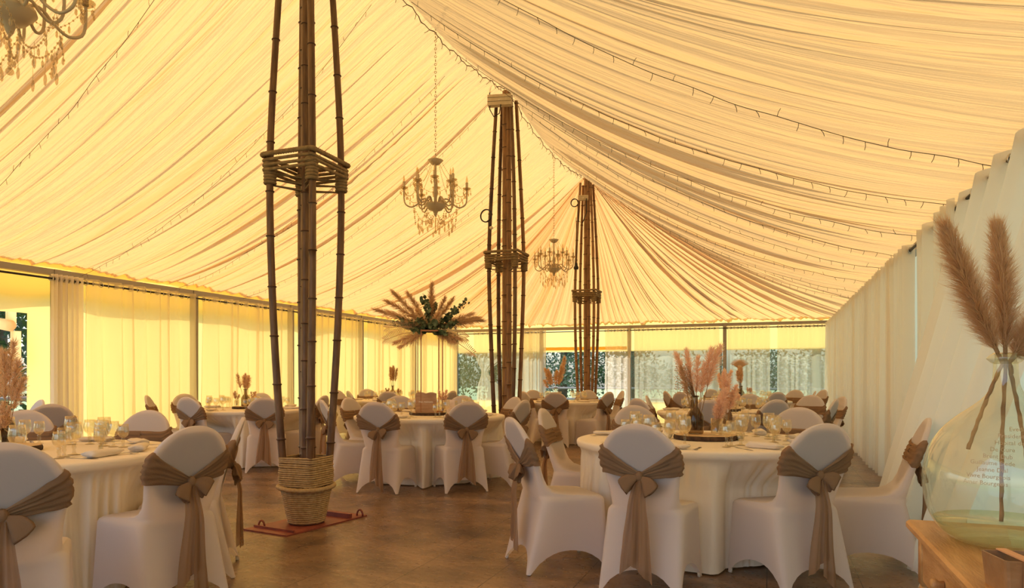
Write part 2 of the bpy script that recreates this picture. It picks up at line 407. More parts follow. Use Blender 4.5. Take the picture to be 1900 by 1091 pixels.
MB().box(XR-.035, XR+.05, YN, YF, ZE-.11, ZE-.03).build('trim_3', M['grey_metal'], smooth=False, kind='structure')
MB().box(XL, XR, YF-.03, YF+.05, ZE-.11, ZE-.03).build('trim_4', M['grey_metal'], smooth=False, kind='structure')

# curtain rods
RODX = {'L': XL+.14, 'R': XR-.14}
def rod(name, a, b, lab):
    e = empty(name, (0,0,0), 0, lab, 'curtain rod')
    MB().tube([a, b], .014, 10).build('rod', M['black'], e)
    for q in (a, b): MB().ball(q, .022).build('finial', M['black'], e)
ZT = ZE-.17
rod('curtain_rod', (RODX['L'], YN+.1, ZT), (RODX['L'], YF-.2, ZT), 'long dark curtain rod under the left eaves')
rod('curtain_rod', (RODX['R'], YN+.1, ZT), (RODX['R'], YF-.2, ZT), 'long dark curtain rod under the right eaves')
rod('curtain_rod', (XL+.2, YF-.14, ZT), (XR-.2, YF-.14, ZT), 'long dark curtain rod across the far wall')

RING = MB().torus((0,0,0), .028, .006, 16, 6, 'X').build('grommet', M['metal'])
RING_USED = [False]
def ring(parent, loc, rz):
    if not RING_USED[0]: RING_USED[0] = True; o = RING
    else: o = RING.copy(); C.objects.link(o)
    o.parent = parent; o.location = loc; o.rotation_euler = (0, 0, rz); return o
def curtain(p0, p1, folds, amp, label, m='voile', seed=1, zb=.03, shift=(0,0), tie=None, group=None, slant=0, flare=0, per=14):
    """a hanging eyelet curtain; the rod passes through each fold"""
    p0 = Vector((*p0, 0)); p1 = Vector((*p1, 0)); dv = p1-p0; L = dv.length; dr = dv/L; nrm = Vector((-dr.y, dr.x, 0))
    e = empty('sheer_curtain', p0+Vector((0,0,0)), 0, label, 'curtain', group)
    nx = folds*per; nz = 26; rows = []; H = ZT+.06-zb
    for j in range(nz+1):
        v = j/nz; z = ZT+.06-H*v; row = []
        for i in range(nx+1):
            a = i/nx; ph = (a*folds+.55*n1(a*folds*.55, seed+6))*2*pi
            am = amp*(1+.5*v*n1(a*folds*.9, seed))*(1 if v > .04 else 1)
            off = am*(sin(ph+.9*v*n1(a*5, seed+2)) + .35*v*sin(ph*2.3+seed))
            al = a+.35/folds*v*n1(a*folds*.7+v*.6, seed+4)+.09*n1(a*4.5+v*.15, seed+8)*min(1, 6*a*(1-a))
            if tie:
                k = math.exp(-((z-tie[0])/.35)**2); al = lerp(al, tie[1], .82*k)
                if z < tie[0]: al = lerp(al, tie[1], .35*(1-k))
                off *= (1-.5*k)
            q = dr*(al*L*(1+flare*v))+nrm*off+Vector((shift[0], shift[1], 0))*(v**1.1)
            row.append((q.x, q.y, z+slant*v*a))
        rows.append(row)
    MB().grid(rows).build('fabric', M[m], e)
    ang = atan2(dr.y, dr.x)
    for k in range(folds*2):
        a = (k+.0)/(folds*2)+.0
        if a <= 0: a = .004
        q = dr*(a*L); ring(e, (q.x, q.y, ZT), ang+.8*(-1)**k)
    return e
# left wall
xl = RODX['L']
curtain((xl, 6.38), (xl, 6.80), 6, .045, 'bunched white curtain hanging at the edge of the left opening', seed=2, m='voile_full')
curtain((xl, 6.86), (xl, 8.75), 8, .055, 'cream curtain drawn across the first closed left bay', seed=3, m='voile_thin')
curtain((xl, 8.95), (xl, 11.2), 9, .055, 'cream curtain on the left wall behind the left table', seed=4, m='voile_thin')
curtain((xl, 11.4), (xl, 13.7), 9, .055, 'cream curtain on the left wall seen past the first bamboo pole', seed=5, m='voile_thin')
curtain((xl, 13.95), (xl, 16.2), 9, .055, 'cream curtain on the left wall behind the far left table', seed=6, m='voile_thin')
curtain((xl, 16.45), (xl, 18.75), 9, .055, 'cream curtain on the left wall next to the far corner', seed=7, m='voile_thin')
# far wall
yf = YF-.14
curtain((-8.15, yf), (-7.0, yf), 4, .03, 'sheer curtain pinched at the middle beside the tall flowers', seed=11, m='voile_thin', tie=(1.35, .25))
curtain((-7.0, yf), (-6.35, yf), 3, .03, 'flat sheer curtain over the far left window', seed=12, m='voile_thin')
curtain((-6.65, yf-.04), (-5.92, yf-.04), 6, .05, 'gathered curtain at the left side of the open far doorway', seed=13, m='voile')
curtain((-4.25, yf), (-3.55, yf), 4, .035, 'curtain half drawn at the right side of the open far doorway', seed=14, m='voile_thin')
curtain((-3.45, yf), (-1.25, yf), 9, .03, 'sheer curtain over the wide middle far window', seed=15, m='voile_thin')
curtain((-1.05, yf), (-.02, yf), 6, .03, 'sheer curtain left of the dark slit in the far window', seed=16, m='voile_thin')
curtain((.16, yf), (1.28, yf), 6, .03, 'sheer curtain right of the dark slit in the far window', seed=17, m='voile_thin')
# right wall
xr = RODX['R']
curtain((xr, 7.95), (xr, 11.2), 15, .07, 'long cream curtain on the right wall beyond the gap', seed=21)
curtain((xr, 11.3), (xr, 14.9), 15, .07, 'cream curtain on the right wall behind the rear tables', seed=22)
curtain((xr, 15.0), (xr, 18.7), 14, .07, 'last cream curtain on the right wall before the far corner', seed=23)
curtain((xr, 6.0), (xr, 7.35), 5, .075, 'cream curtain hanging straight behind the swept one', seed=24, m='voile')
curtain((xr, 3.3), (xr, 5.85), 5, .06, 'white curtain swept across towards the near right chairs', seed=25, m='voile_full', shift=(-.48, .95), flare=.0, zb=.05)
curtain((xr, 1.2), (xr, 3.15), 6, .05, 'sheer curtain hanging behind the pampas plumes', seed=26, m='voile_thin')

# rolled flap, strap and awning at the left opening
e = empty('rolled_flap', (XL-.24, 5.95, 1.86), 0, 'white canvas flap rolled and tied at the top of the left opening', 'canvas flap')
rows = []
for i in range(40):
    t = i/39; c = Vector((0, lerp(-2.6, .20, t), .10*sin(t*9)*.4+.10*(1-t))); r_ = .075+.02*n1(t*6, 3); row = []
    for k in range(14):
        a = 2*pi*k/14; q = r_*(1+.12*sin(3*a+t*14)); row.append((c.x+q*cos(a), c.y, c.z+q*sin(a)))
    rows.append(row)
MB().grid(rows, cu=True, cap0=True, cap1=True).build('canvas', M['canvas_white'], e)
MB().box(-.02, .02, .13, .24, .0, .22).box(-.02, .02, .19, .30, -.42, -.05).build('tie_strap', M['canvas_white'], e, smooth=False)
e = MB().tube([(XL-.3, 6.02, 1.8), (XL-1.9, 4.9, .0-.13)], .022, 6).build('guy_strap', M['canvas_white'], label='white strap slanting down outside the left opening', cat='strap')

# ------------------------------------------------------------------ outdoors
def tree(loc, h, r, leafm, label, seed, n=5200):
    rnd = random.Random(seed); e = empty('tree', loc, 0, label, 'tree', 'trees around the tent')
    pts = [(0,0,0), (.1,.05,h*.3), (0,.1,h*.6), (-.1,0,h*.85)]
    MB().tube(pts, lambda t: lerp(.22, .05, t), 8).build('trunk', M['trunk'], e)
    b = MB(); cl = []
    for k in range(26):
        a = rnd.uniform(0, 2*pi); q = r*sqrt(rnd.random())*.8; cl.append(Vector((q*cos(a), q*sin(a), h*rnd.uniform(.12, .95))))
    for k in range(n):
        c = rnd.choice(cl); d = Vector((rnd.gauss(0,1), rnd.gauss(0,1), rnd.gauss(0,.8))).normalized()*r*.34*rnd.uniform(.6,1.05)
        p = c+d; s = rnd.uniform(.05,.12); u = Vector((rnd.gauss(0,1), rnd.gauss(0,1), rnd.gauss(0,1))).normalized(); v = u.orthogonal().normalized()
        i = len(b.v); b.v += [tuple(p-u*s), tuple(p+v*s*.5), tuple(p+u*s), tuple(p-v*s*.5)]; b.f.append((i,i+1,i+2,i+3))
    b.build('crown', leafm, e, smooth=False)
    return e
T = [(-11.5, 28.5, 7, 2.6, 'leaf', 'dark leafy tree outside the far left window'), (-8.0, 27.5, 6.5, 2.3, 'leaf_pale', 'pale green bush tree outside beyond the open far doorway'),
     (-5.6, 29.5, 7, 2.5, 'leaf', 'dark tree standing just behind the paddock fence'), (-2.2, 31, 8, 3.0, 'leaf', 'tree outside the middle far window'),
     (1.6, 30, 8, 2.8, 'leaf', 'dark tree outside the dark slit between the far curtains'), (5, 28, 7, 2.6, 'leaf_pale', 'tree outside the far right window'),
     (-16, 9.5, 8, 2.8, 'leaf', 'dark tree outside the left opening, nearest'), (-19, 12.5, 8, 3, 'leaf', 'dark tree behind the nearest one outside the left opening'),
     (-17.5, 6.2, 8, 3, 'leaf', 'dark tree at the left edge of the left opening'), (-21, 9, 9, 3.4, 'leaf', 'tall tree farthest away through the left opening'),
     (-14.5, 31, 8, 3, 'leaf', 'farthest dark tree beyond the left corner')]
for i, (x, y, h, r_, lm, lab) in enumerate(T): tree((x, y, -.13), h, r_, M[lm], lab, 40+i)
def fence(p0, p1, label, n):
    e = empty('paddock_fence', p0, 0, label, 'fence'); d = Vector(p1)-Vector(p0)
    for k in range(n+1):
        q = d*(k/n); MB().box(q.x-.05, q.x+.05, q.y-.05, q.y+.05, 0, 1.15).build('post', M['fence'], e, smooth=False)
    for z in (.55, .95):
        a = Vector((0,0,z)); b = d+Vector((0,0,z)); MB().tube([a, b], .045, 6).build('rail', M['fence'], e)
fence((-10, 25.2, -.13), (5, 25.2, -.13), 'grey wooden rail fence on the lawn beyond the far wall', 8)
fence((-13.2, 2, -.13), (-13.2, 14, -.13), 'grey wooden rail fence outside the left opening', 6)

# ------------------------------------------------------------------ bamboo pole clusters
def bamboo(b, bn, pts, r0, r1, step, seed, dark=None):
    rnd = random.Random(seed); P = [Vector(p) for p in pts]
    L = [0]
    for a, c in zip(P, P[1:]): L.append(L[-1]+(c-a).length)
    tot = L[-1]
    def at(d):
        for k in range(len(P)-1):
            if d <= L[k+1]+1e-9: return P[k].lerp(P[k+1], (d-L[k])/(L[k+1]-L[k]))
        return P[-1]
    path = []; rad = []; d = 0; nodes = []; nx = rnd.uniform(.1, step)
    while d < tot:
        path.append(at(d)); rad.append(1.0)
        if d+.06 >= nx > d:
            for o_, q in ((-.012, 1.0), (-.004, 1.10), (.004, 1.10), (.012, .99)):
                if d < nx+o_ < tot: path.append(at(nx+o_)); rad.append(q)
            nodes.append(nx); d = nx+.02; nx += step*rnd.uniform(.85, 1.15)
        else: d += .06
    path.append(P[-1]); rad.append(1)
    m_ = len(path)
    n = 12; rows = []
    for i, p in enumerate(path):
        t = i/(m_-1); q = lerp(r0, r1, t)*rad[i]; row = [(p.x+q*cos(2*pi*k/n), p.y+q*sin(2*pi*k/n), p.z) for k in range(n)]; rows.append(row)
    b.grid(rows, cu=True, cap0=True, cap1=True)
    for nd in nodes:
        p = at(nd); q = lerp(r0, r1, nd/tot)*1.10
        bn.torus((p.x, p.y, p.z), q, .0055, 12, 6)
    return b
def cane(b, bn, name, m, parent):
    n0 = len(b.f); k = len(b.v); b.v += bn.v; b.f += [tuple(k+i for i in f) for f in bn.f]
    o = b.build(name, m, parent); o.data.materials.append(M['node'])
    for p in o.data.polygons[n0:]: p.material_index = 1
    return o
def round_path(c, h, rc, z, wob=0, seed=0, n=6):      # rounded square outline at height z
    out = []
    for q in range(4):
        a0 = q*pi/2; cx = (h-rc)*(1 if q in (0, 3) else -1); cy = (h-rc)*(1 if q in (0, 1) else -1)
        for k in range(n): a = a0+pi/2*k/(n-1); out.append((c[0]+cx+rc*cos(a), c[1]+cy+rc*sin(a), z+wob*n1(q*2+k*.3, seed)))
    return out
def dense(path, m=8):
    out = []
    for i, p in enumerate(path):
        q = path[(i+1) % len(path)]; d = (Vector(q)-Vector(p)).length; k = max(1, int(d/.012*m/8))
        for j in range(k): out.append(tuple(Vector(p).lerp(Vector(q), j/k)))
    return out
def pole(y, key, label, cm, om, seed):
    e = empty('bamboo_pole', (XM, y, 0), 0, label, 'tent pole')
    rnd = random.Random(seed)
    cores = ((-.034, .012, .030), (.030, .034, .030), (.012, -.034, .030)) if key == 'a' else ((0, .02, .074), (.062, -.062, .034))
    for k, (dx, dy, r) in enumerate(cores):
        b = MB(); bn = MB()
        bamboo(b, bn, [(dx*1.0, dy, .07), (dx*.9, dy*.9, 2.6), (dx*.8, dy*.8, ZR-.08)], r, r*.88, .36, seed*7+k)
        cane(b, bn, 'central_bamboo', M[cm], e)
    for k, (sx_, sy_) in enumerate(((-1,-1), (1,-1), (1,1), (-1,1))):
        b = MB(); bn = MB(); j = rnd.uniform(-.012, .012)
        P = [(sx_*.068, sy_*.068, .08), (sx_*.115, sy_*.115, .34), (sx_*.135, sy_*.135, .57), (sx_*.18+j, sy_*.18, 1.7), (sx_*.20, sy_*.20+j, 2.92), (sx_*.165+j, sy_*.165-j, 4.1), (sx_*.12, sy_*.12, 5.05), (sx_*.11, sy_*.11, 5.28)]
        P2 = []
        for i in range(len(P)-1):
            for q in range(4):
                t = q/4; p0 = Vector(P[max(i-1,0)]); p1 = Vector(P[i]); p2 = Vector(P[i+1]); p3 = Vector(P[min(i+2,len(P)-1)])
                P2.append(.5*((2*p1)+(p2-p0)*t+(2*p0-5*p1+4*p2-p3)*t*t+(3*p1-p0-3*p2+p3)*t**3))
        P2.append(Vector(P[-1]))
        bamboo(b, bn, P2, .032, .025, .40, seed*11+k)
        cane(b, bn, 'outer_bamboo', M[om[k]], e)
    h = .245                                                     # rope spreader, 3 m up
    b = MB(); b.tube(dense(round_path((0,0), h+.012, .04, 3.02, .01, seed)), .019, 8, closed=True, lobes=3, twist=260)
    for k in range(3): b.tube(round_path((0,0), h+.004, .04, 2.975-.036*k, .014, seed+k), .0135, 8, closed=True)
    b.build('rope_band', M['rope_dark'], e)
    for sx_, sy_ in ((-1,-1), (1,-1), (1,1), (-1,1)):
        b = MB()
        for k in range(7): b.torus((sx_*.203, sy_*.203, 2.80+.026*k), .040, .014, 14, 6)
        b.build('rope_binding', M['rope_dark'], e)
    b = MB()
    for k in range(3):
        z = 2.885-.05*k
        for s_ in (-1, 1): b.tube([(s_*.2, -.2, z), (s_*.03, .0, z-.02), (s_*.2, .2, z)], .007, 6); b.tube([(-.2, s_*.2, z), (0, s_*.03, z-.02), (.2, s_*.2, z)], .007, 6)
    b.build('cross_lashing', M['rope_dark'], e)
    b = MB()                                                     # basket of coiled rope at the foot
    for k in range(16):
        z = .035+.0165*k; r = lerp(.145, .195, k/15)
        b.tube([(r*cos(2*pi*i/70), r*sin(2*pi*i/70), z) for i in range(70)], .0095, 6, closed=True, lobes=2, twist=230, amp=.12)
    b.lathe([(.138, .02), (.185, .30)], 24).build('rope_pot', M['rope'], e)
    MB().tube([(.222*cos(2*pi*i/130), .222*sin(2*pi*i/130), .315+.006*sin(4*pi*i/130)) for i in range(130)], .019, 9, closed=True, lobes=3, twist=150).build('rope_rim', M['rope'], e)
    b = MB()
    for k in range(14):
        z = .335+.0172*k; g = .002 if k < 8 else .006
        b.tube(round_path((0,0), .168+.006*n1(k, seed), .055, z, g, seed+k), .0085, 6, closed=True)
    b.build('rope_cage', M['rope'], e)
    b = MB()
    Mx = Matrix.Rotation(radians(-9), 4, 'Z')
    b.box(-.26, .22, -.42, .50, .0, .012, Mx).box(-.24, .20, .30, .33, .012, .05, Mx).box(-.24, .20, -.335, -.32, .012, .03, Mx)
    pl = b.build('base_plate', M['rust'], e, smooth=False)
    for (x_, y_) in ((-.19, -.30), (.19, .44)):
        q = Mx @ Vector((x_, y_, 0)); MB().tube([(q.x+.03*cos(a*pi/8), q.y, .01+.055*sin(a*pi/8)) for a in range(9)], .008, 6).build('lug', M['rust'], pl)
    return e
P1 = pole(POLES[0], 'a', 'nearest tall bamboo tent pole with two rope bindings and a coiled rope foot', 'bamboo', ['bamboo']*4, 1)
P2 = pole(POLES[1], 'b', 'middle bamboo tent pole behind the flower table, with black scorched canes', 'bamboo_lit', ['bamboo_dark', 'bamboo', 'bamboo_lit', 'bamboo_dark'], 2)
P3 = pole(POLES[2], 'c', 'farthest bamboo tent pole, standing in front of the open doorway', 'bamboo_lit', ['bamboo_lit']*4, 3)
# things tied to the poles
for (y, z, sc_, lab) in ((POLES[1], 5.18, 1.0, 'whitewashed wooden box fixed high on the middle bamboo pole'), (POLES[2], 4.93, .62, 'small pale box fixed high on the farthest bamboo pole')):
    e = empty('light_box', (XM-.02, y-.22, z), radians(12), lab, 'box')
    MB().box(-.17*sc_, .17*sc_, -.05, .05, -.075*sc_, .075*sc_).build('case', M['box'], e, smooth=False)
    b = MB()
    for q in (-.025, .03): b.box(-.172*sc_, .172*sc_, -.053, -.05, q*sc_, (q+.004)*sc_)
    b.build('groove', M['dark_gap'], e, smooth=False)
    MB().lathe([(.012, -.052)], 8) if False else MB().ball((0, -.052, -.01), .012, .006, .012).build('lamp', M['ceramic'], e)
def loop_pts(c, r, turns, n, jit, seed, ax='XZ'):
    out = []
    for i in range(n*turns):
        a = 2*pi*i/n; q = r*(1+.06*n1(i*.11, seed)); out.append((c[0]+q*cos(a), c[1]+jit*n1(i*.07, seed+1), c[2]+q*1.05*sin(a)))
    return out
b = MB().tube(loop_pts((XM-.2, POLES[1]-.30, 3.53), .085, 4, 26, .03, 3), .008, 6)
e = b.build('cable_coil', M['black']); tag(e, 'coil of black cable hanging on the middle bamboo pole', 'cable')
e = empty('hanging_bulb', (XM-.13, POLES[1]-.31, 3.38), 0, 'small pale light bulb hanging below the black cable coil', 'light bulb')
MB().tube([(-.04, 0, .08), (-.02, 0, .03), (0, 0, 0)], .006, 6).build('cord', M['black'], e); MB().ball((.015, 0, -.03), .03, .025, .022).build('bulb', M['ceramic'], e)
MB().tube([(XM-.16, POLES[1]-.25, 5.45), (XM-.165, POLES[1]-.25, 5.2), (XM-.15, POLES[1]-.28, 5.05), (XM-.08, POLES[1]-.30, 4.93), (XM-.0, POLES[1]-.29, 4.97), (XM+.02, POLES[1]-.28, 5.1)], .008, 6).build('power_cable', M['black'], label='thin black cable looping under the wooden box on the middle pole', cat='cable')
e = MB().tube(loop_pts((XM-.19, POLES[2]-.27, 4.83), .075, 2, 22, .03, 7)+[(XM-.12, POLES[2]-.27, 4.7), (XM-.12, POLES[2]-.26, 4.45), (XM-.02, POLES[2]-.28, 4.40), (XM+.06, POLES[2]-.28, 4.6), (XM+.06, POLES[2]-.27, 4.9)], .010, 6).build('power_cable', M['black'])
tag(e, 'black cable looped and knotted near the top of the farthest pole', 'cable')
e = empty('lamp_socket', (XM-.15, POLES[2]-.30, 3.52), 0, 'black lamp socket hanging on a long cord by the farthest pole', 'lamp socket')
MB().tube([(.0, 0, .05), (.01, 0, .5), (0, 0, 1.0)], .006, 6).build('cord', M['black'], e); MB().lathe([(.012, .07), (.03, .05), (.034, .0), (.055, -.03), (.05, -.07), (.0, -.07)], 12).build('socket', M['black'], e)

# ------------------------------------------------------------------ chandeliers
def chandelier():
    e = empty('chandelier', (0,0,0)); tag(e, cat='chandelier')
    b = MB(); z = 1.28
    for i in range(46):
        c = (0, 0, .76+i*.045); b.torus(c, .013, .0035, 8, 5, 'X' if i % 2 else 'Y')
    b.build('chain', M['chand'], e)
    MB().lathe([(0, .74), (.02, .735), (.03, .71), (.085, .74), (.09, .735), (.045, .69), (.018, .68), (0, .68)], 20).build('top_dish', M['chand'], e)
    MB().lathe([(.012, .68), (.012, .55), (.028, .50), (.014, .45), (.03, .36), (.012, .28), (.016, .2), (.0, .2)], 14).build('stem', M['chand'], e)
    MB().lathe([(.02, .24), (.115, .235), (.12, .215), (.075, .165), (.03, .15), (.018, .11), (.0, .08)], 24).build('hub_bowl', M['chand'], e)
    for k in range(12):
        a = 2*pi*k/12+.12; R = .36 if k % 2 == 0 else .235; zt = .40 if k % 2 == 0 else .47
        pr = [(.07, .235), (.10, .29), (.15, .285), (.20, .235), (.27, .195), (.34, .225), (.36, .30), (.36, .40)]
        pts = []
        for i in range(len(pr)-1):
            for q in range(3):
                t = q/3; p0 = pr[max(i-1,0)]; p1 = pr[i]; p2 = pr[i+1]; p3 = pr[min(i+2,len(pr)-1)]
                c = [.5*((2*p1[j])+(p2[j]-p0[j])*t+(2*p0[j]-5*p1[j]+4*p2[j]-p3[j])*t*t+(3*p1[j]-p0[j]-3*p2[j]+p3[j])*t**3) for j in (0, 1)]
                pts.append(c)
        pts.append(pr[-1]); s_ = R/.36
        arm = MB().tube([(p[0]*s_*cos(a), p[0]*s_*sin(a), p[1] if p[1] < .24 else lerp(p[1], zt, sm((p[1]-.3)/.1)) if p[0] > .3 else p[1]) for p in pts], .0085, 7).build('arm', M['chand'], e)
        x, y = R*cos(a), R*sin(a)
        cup = MB().lathe([(.0, -.012), (.02, -.008), (.048, .012), (.05, .02), (.02, .004), (.012, .01)], 14, (x, y, zt)).build('drip_cup', M['crystal'], arm)
        MB().lathe([(.0155, .0), (.0155, .085), (.005, .085)], 10, (x, y, zt)).build('candle_sleeve', M['chand'], arm)
        MB().lathe([(.007, .085), (.013, .105), (.009, .135), (.0, .165)], 8, (x, y, zt)).build('bulb', M['bulb'], arm)
        b = MB().torus((x, y, zt-.006), .045, .0018, 14, 4)
        for q in range(5):
            aa = 2*pi*q/5; cx, cy = x+.045*cos(aa), y+.045*sin(aa)
            b.ball((cx, cy, zt-.012), .006, n=5, m=3); b.ball((cx, cy, zt-.045), .009, .009, .020, n=5, m=3)
        b.build('cup_crystals', M['crystal'], arm)
    def strand(p, q, sag, n, rb, drop):
        b = MB()
        for i in range(n):
            t = i/(n-1); c = Vector(p).lerp(Vector(q), t); c.z -= sag*4*t*(1-t); b.ball(c, rb, n=5, m=3)
            if i: b.tube([c0, c], .0015, 3)
            c0 = c
            if drop and i % 3 == 1: b.tube([c, (c.x, c.y, c.z-.02)], .0015, 3); b.ball((c.x, c.y, c.z-.035), .008, .008, .022, n=5, m=3)
        return b
    for k in range(6):
        a = 2*pi*k/6+.12
        strand((.07*cos(a), .07*sin(a), .72), (.30*cos(a+.1), .30*sin(a+.1), .42), .03, 22, .0055, False).build('bead_strand', M['crystal'], e)
        strand((.36*cos(a), .36*sin(a), .385), (.36*cos(a+pi/3), .36*sin(a+pi/3), .385), .10, 16, .0065, True).build('crystal_swag', M['crystal'], e)
        strand((.25*cos(a), .25*sin(a), .21), (.04*cos(a+.3), .04*sin(a+.3), .10), .12, 16, .0075, True).build('crystal_swag', M['crystal'], e)
        strand((.25*cos(a), .25*sin(a), .20), (.24*cos(a+.4), .24*sin(a+.4), .0), .0, 9, .007, True).build('bead_strand', M['crystal'], e)
        for q in range(3):
            aa = a+.35*q; z_ = -.02-.03*q
            MB().ball((.2*cos(aa), .2*sin(aa), z_), .012, .006, .034, n=6, m=4).tube([(.2*cos(aa), .2*sin(aa), z_+.03), (.2*cos(aa), .2*sin(aa), z_+.10)], .0015, 3).build('pendant_drop', M['crystal'], e)
    b = MB()
    for i in range(9): b.ball((0, 0, .07-i*.02), .011 if i < 8 else .02, n=8, m=5)
    b.build('finial', M['crystal'], e)
    return e
CP = Pool(chandelier())
CP.put((XM, 7.26, 2.98), .3, 'crystal chandelier on a chain between the nearest and middle bamboo poles')
CP.put((XM, 11.95, 2.93), .9, 'small-looking far crystal chandelier left of the farthest bamboo pole')
CP.put((XM, 2.45, 2.86), .15, 'crystal chandelier cut off by the top left corner of the picture')

# ------------------------------------------------------------------ strings of fairy lights under the lining
DROP = []
def droplet(parent, loc, rot):
    if not DROP: o = MB().tube([(0, 0, 0), (.004, 0, -.03), (0, .003, -.055)], .0022, 4).build('droplet_lamp', M['wire']); DROP.append(o)
    else: o = DROP[0].copy(); C.objects.link(o)
    o.parent = parent; o.location = loc; o.rotation_euler = rot; return o
def fairy(side, y, y2, label, seed):
    rnd = random.Random(seed); b = MB(); pts = []
    for i in range(70):
        t = lerp(.04, .985, i/69); yy = lerp(y, y2, t)+.03*n1(t*9, seed)
        p = lining_pt(side, t, yy)+Vector((0, 0, -.075+.02*n1(t*14, seed+2))); pts.append(p)
    e = empty('fairy_lights', pts[0], 0, label, 'string lights', 'fairy light strings under the lining')
    o_ = pts[0]; b.tube([p-o_ for p in pts], .0026, 4).build('cable', M['wire'], e)
    for i in range(1, 69, 2):
        dr = droplet(e, pts[i]-o_, (rnd.uniform(-.3, .3), rnd.uniform(-.5, .5)+(0 if rnd.random() < .75 else pi), 0))
for i, (y, y2) in enumerate(((4.75, 5.45), (6.3, 6.55), (7.5, 7.9), (8.6, 9.2), (9.9, 10.2), (11.0, 11.5), (12.2, 12.9), (13.3, 13.9))):
    fairy(1, y, y2, 'thin fairy light string on the right ceiling slope, number %s from the camera' % ['one','two','three','four','five','six','seven','eight'][i], 60+i)
for i, (y, y2) in enumerate(((2.3, 3.2), (4.3, 5.0), (6.2, 6.9), (7.9, 8.5), (9.4, 10.0), (11.2, 12.0), (12.6, 13.5))):
    fairy(-1, y, y2, 'thin fairy light string on the left ceiling slope, number %s from the camera' % ['one','two','three','four','five','six','seven'][i], 80+i)
rnd = random.Random(5); b = MB(); pts = []
for i in range(150):
    y = lerp(1.0, 14.2, i/149); pts.append(Vector((XM+.02*sin(i), y, ridge_z(y)-.05-.02*(i % 2))))
e = empty('fairy_lights', pts[0], 0, 'fairy light string running along the ridge between the poles', 'string lights')
MB().tube([p-pts[0] for p in pts], .006, 4).build('cable', M['wire'], e)
for p in pts[1:-1:2]:
    droplet(e, p-pts[0], (rnd.uniform(-.9, .9), rnd.uniform(-.9, .9), 0)).scale = (1.6, 1.6, 1.3)

# ------------------------------------------------------------------ banquet chairs in stretch covers
def rring(x, y0, y1, rc, z, side=10, cor=5):        # rounded rectangle ring: side points flagged by distance from the corner
    rc = min(rc, x-.0005 if x > .001 else .0004, (y1-y0)/2-.0005); out = []
    cs = [(x-rc, y1-rc, 0), (-x+rc, y1-rc, pi/2), (-x+rc, y0+rc, pi), (x-rc, y0+rc, 3*pi/2)]
    for q in range(4):
        cx, cy, a0 = cs[q]; nx_, ny_, b0 = cs[(q+1) % 4]
        for k in range(cor): a = a0+pi/2*k/(cor-1); out.append([cx+rc*cos(a), cy+rc*sin(a), z, 1.0])
        p = out[-1]; e = [nx_+rc*cos(b0), ny_+rc*sin(b0)]
        for k in range(1, side+1):
            t = k/(side+1); out.append([lerp(p[0], e[0], t), lerp(p[1], e[1], t), z, abs(2*t-1)])
    return out
BK = [(.44, -.205, .225, .225, .04), (.455, -.206, .222, .222, .05), (.466, -.207, .205, .212, .055), (.473, -.208, .12, .205, .06),
      (.479, -.209, .02, .202, .06), (.488, -.211, -.06, .200, .055), (.505, -.215, -.115, .199, .045), (.54, -.222, -.158, .199, .034),
      (.59, -.235, -.186, .204, .027), (.66, -.256, -.212, .215, .024), (.74, -.284, -.243, .230, .022)]
def back(z):                                         # rear y, front y, half width, corner radius
    if z <= .74: return keyed(BK, z)
    q = max(0, 1-((z-.74)/.225)**2)
    return (-.284-.36*(z-.74)+.008*(1-sqrt(q)), -.243-.40*(z-.74)-.006*(1-sqrt(q)), .230*sqrt(q), .02)
def cover_mesh():
    b = MB(); rows = []; fl = rring(.238, -.315, .245, .022, 0); st = rring(.225, -.205, .225, .04, .44)
    for j in range(15):
        v = 1-j/14; row = []
        for s0, f0 in zip(st, fl):
            c = f0[3]; zb = .006+.125*(1-c**2.4)**.75
            z = lerp(.44, zb, v); k = (.44-z)/.44
            x = lerp(s0[0], f0[0], k); y = lerp(s0[1], f0[1], k)
            pull = .045*(1-c**1.5)*k*(1.1-k*.3); L = sqrt(x*x+y*y)
            if abs(abs(f0[0])-.238) < .0215: x -= math.copysign(pull, x)
            else: y -= math.copysign(pull, y)
            row.append((x, y, z))
        rows.append(row)
    zs = [z for z, *_ in BK[1:]]+[.565, .625, .70]+[.77, .80, .83, .86, .885, .905, .92, .934, .945, .954, .960, .964]
    for z in sorted(zs):
        yb, yf, w_, rc = back(z); rows.append([tuple(p[:3]) for p in rring(max(w_, .01), yb, yf, rc, z)])
    b.grid(rows, cu=True, cap1=True)
    return b
def surf(a, z, off):                                 # point just outside the backrest; a=0 middle of the rear, +-pi middle of the front
    yb, yf, w_, rc = back(z); t = (yf-yb)/2+off; yc = (yb+yf)/2; sa = sin(a); ca = cos(a)
    x = (w_+off)*math.copysign(abs(sa)**.55, sa); y = yc-t*math.copysign(abs(ca)**.55, ca)
    return (x, y, z)
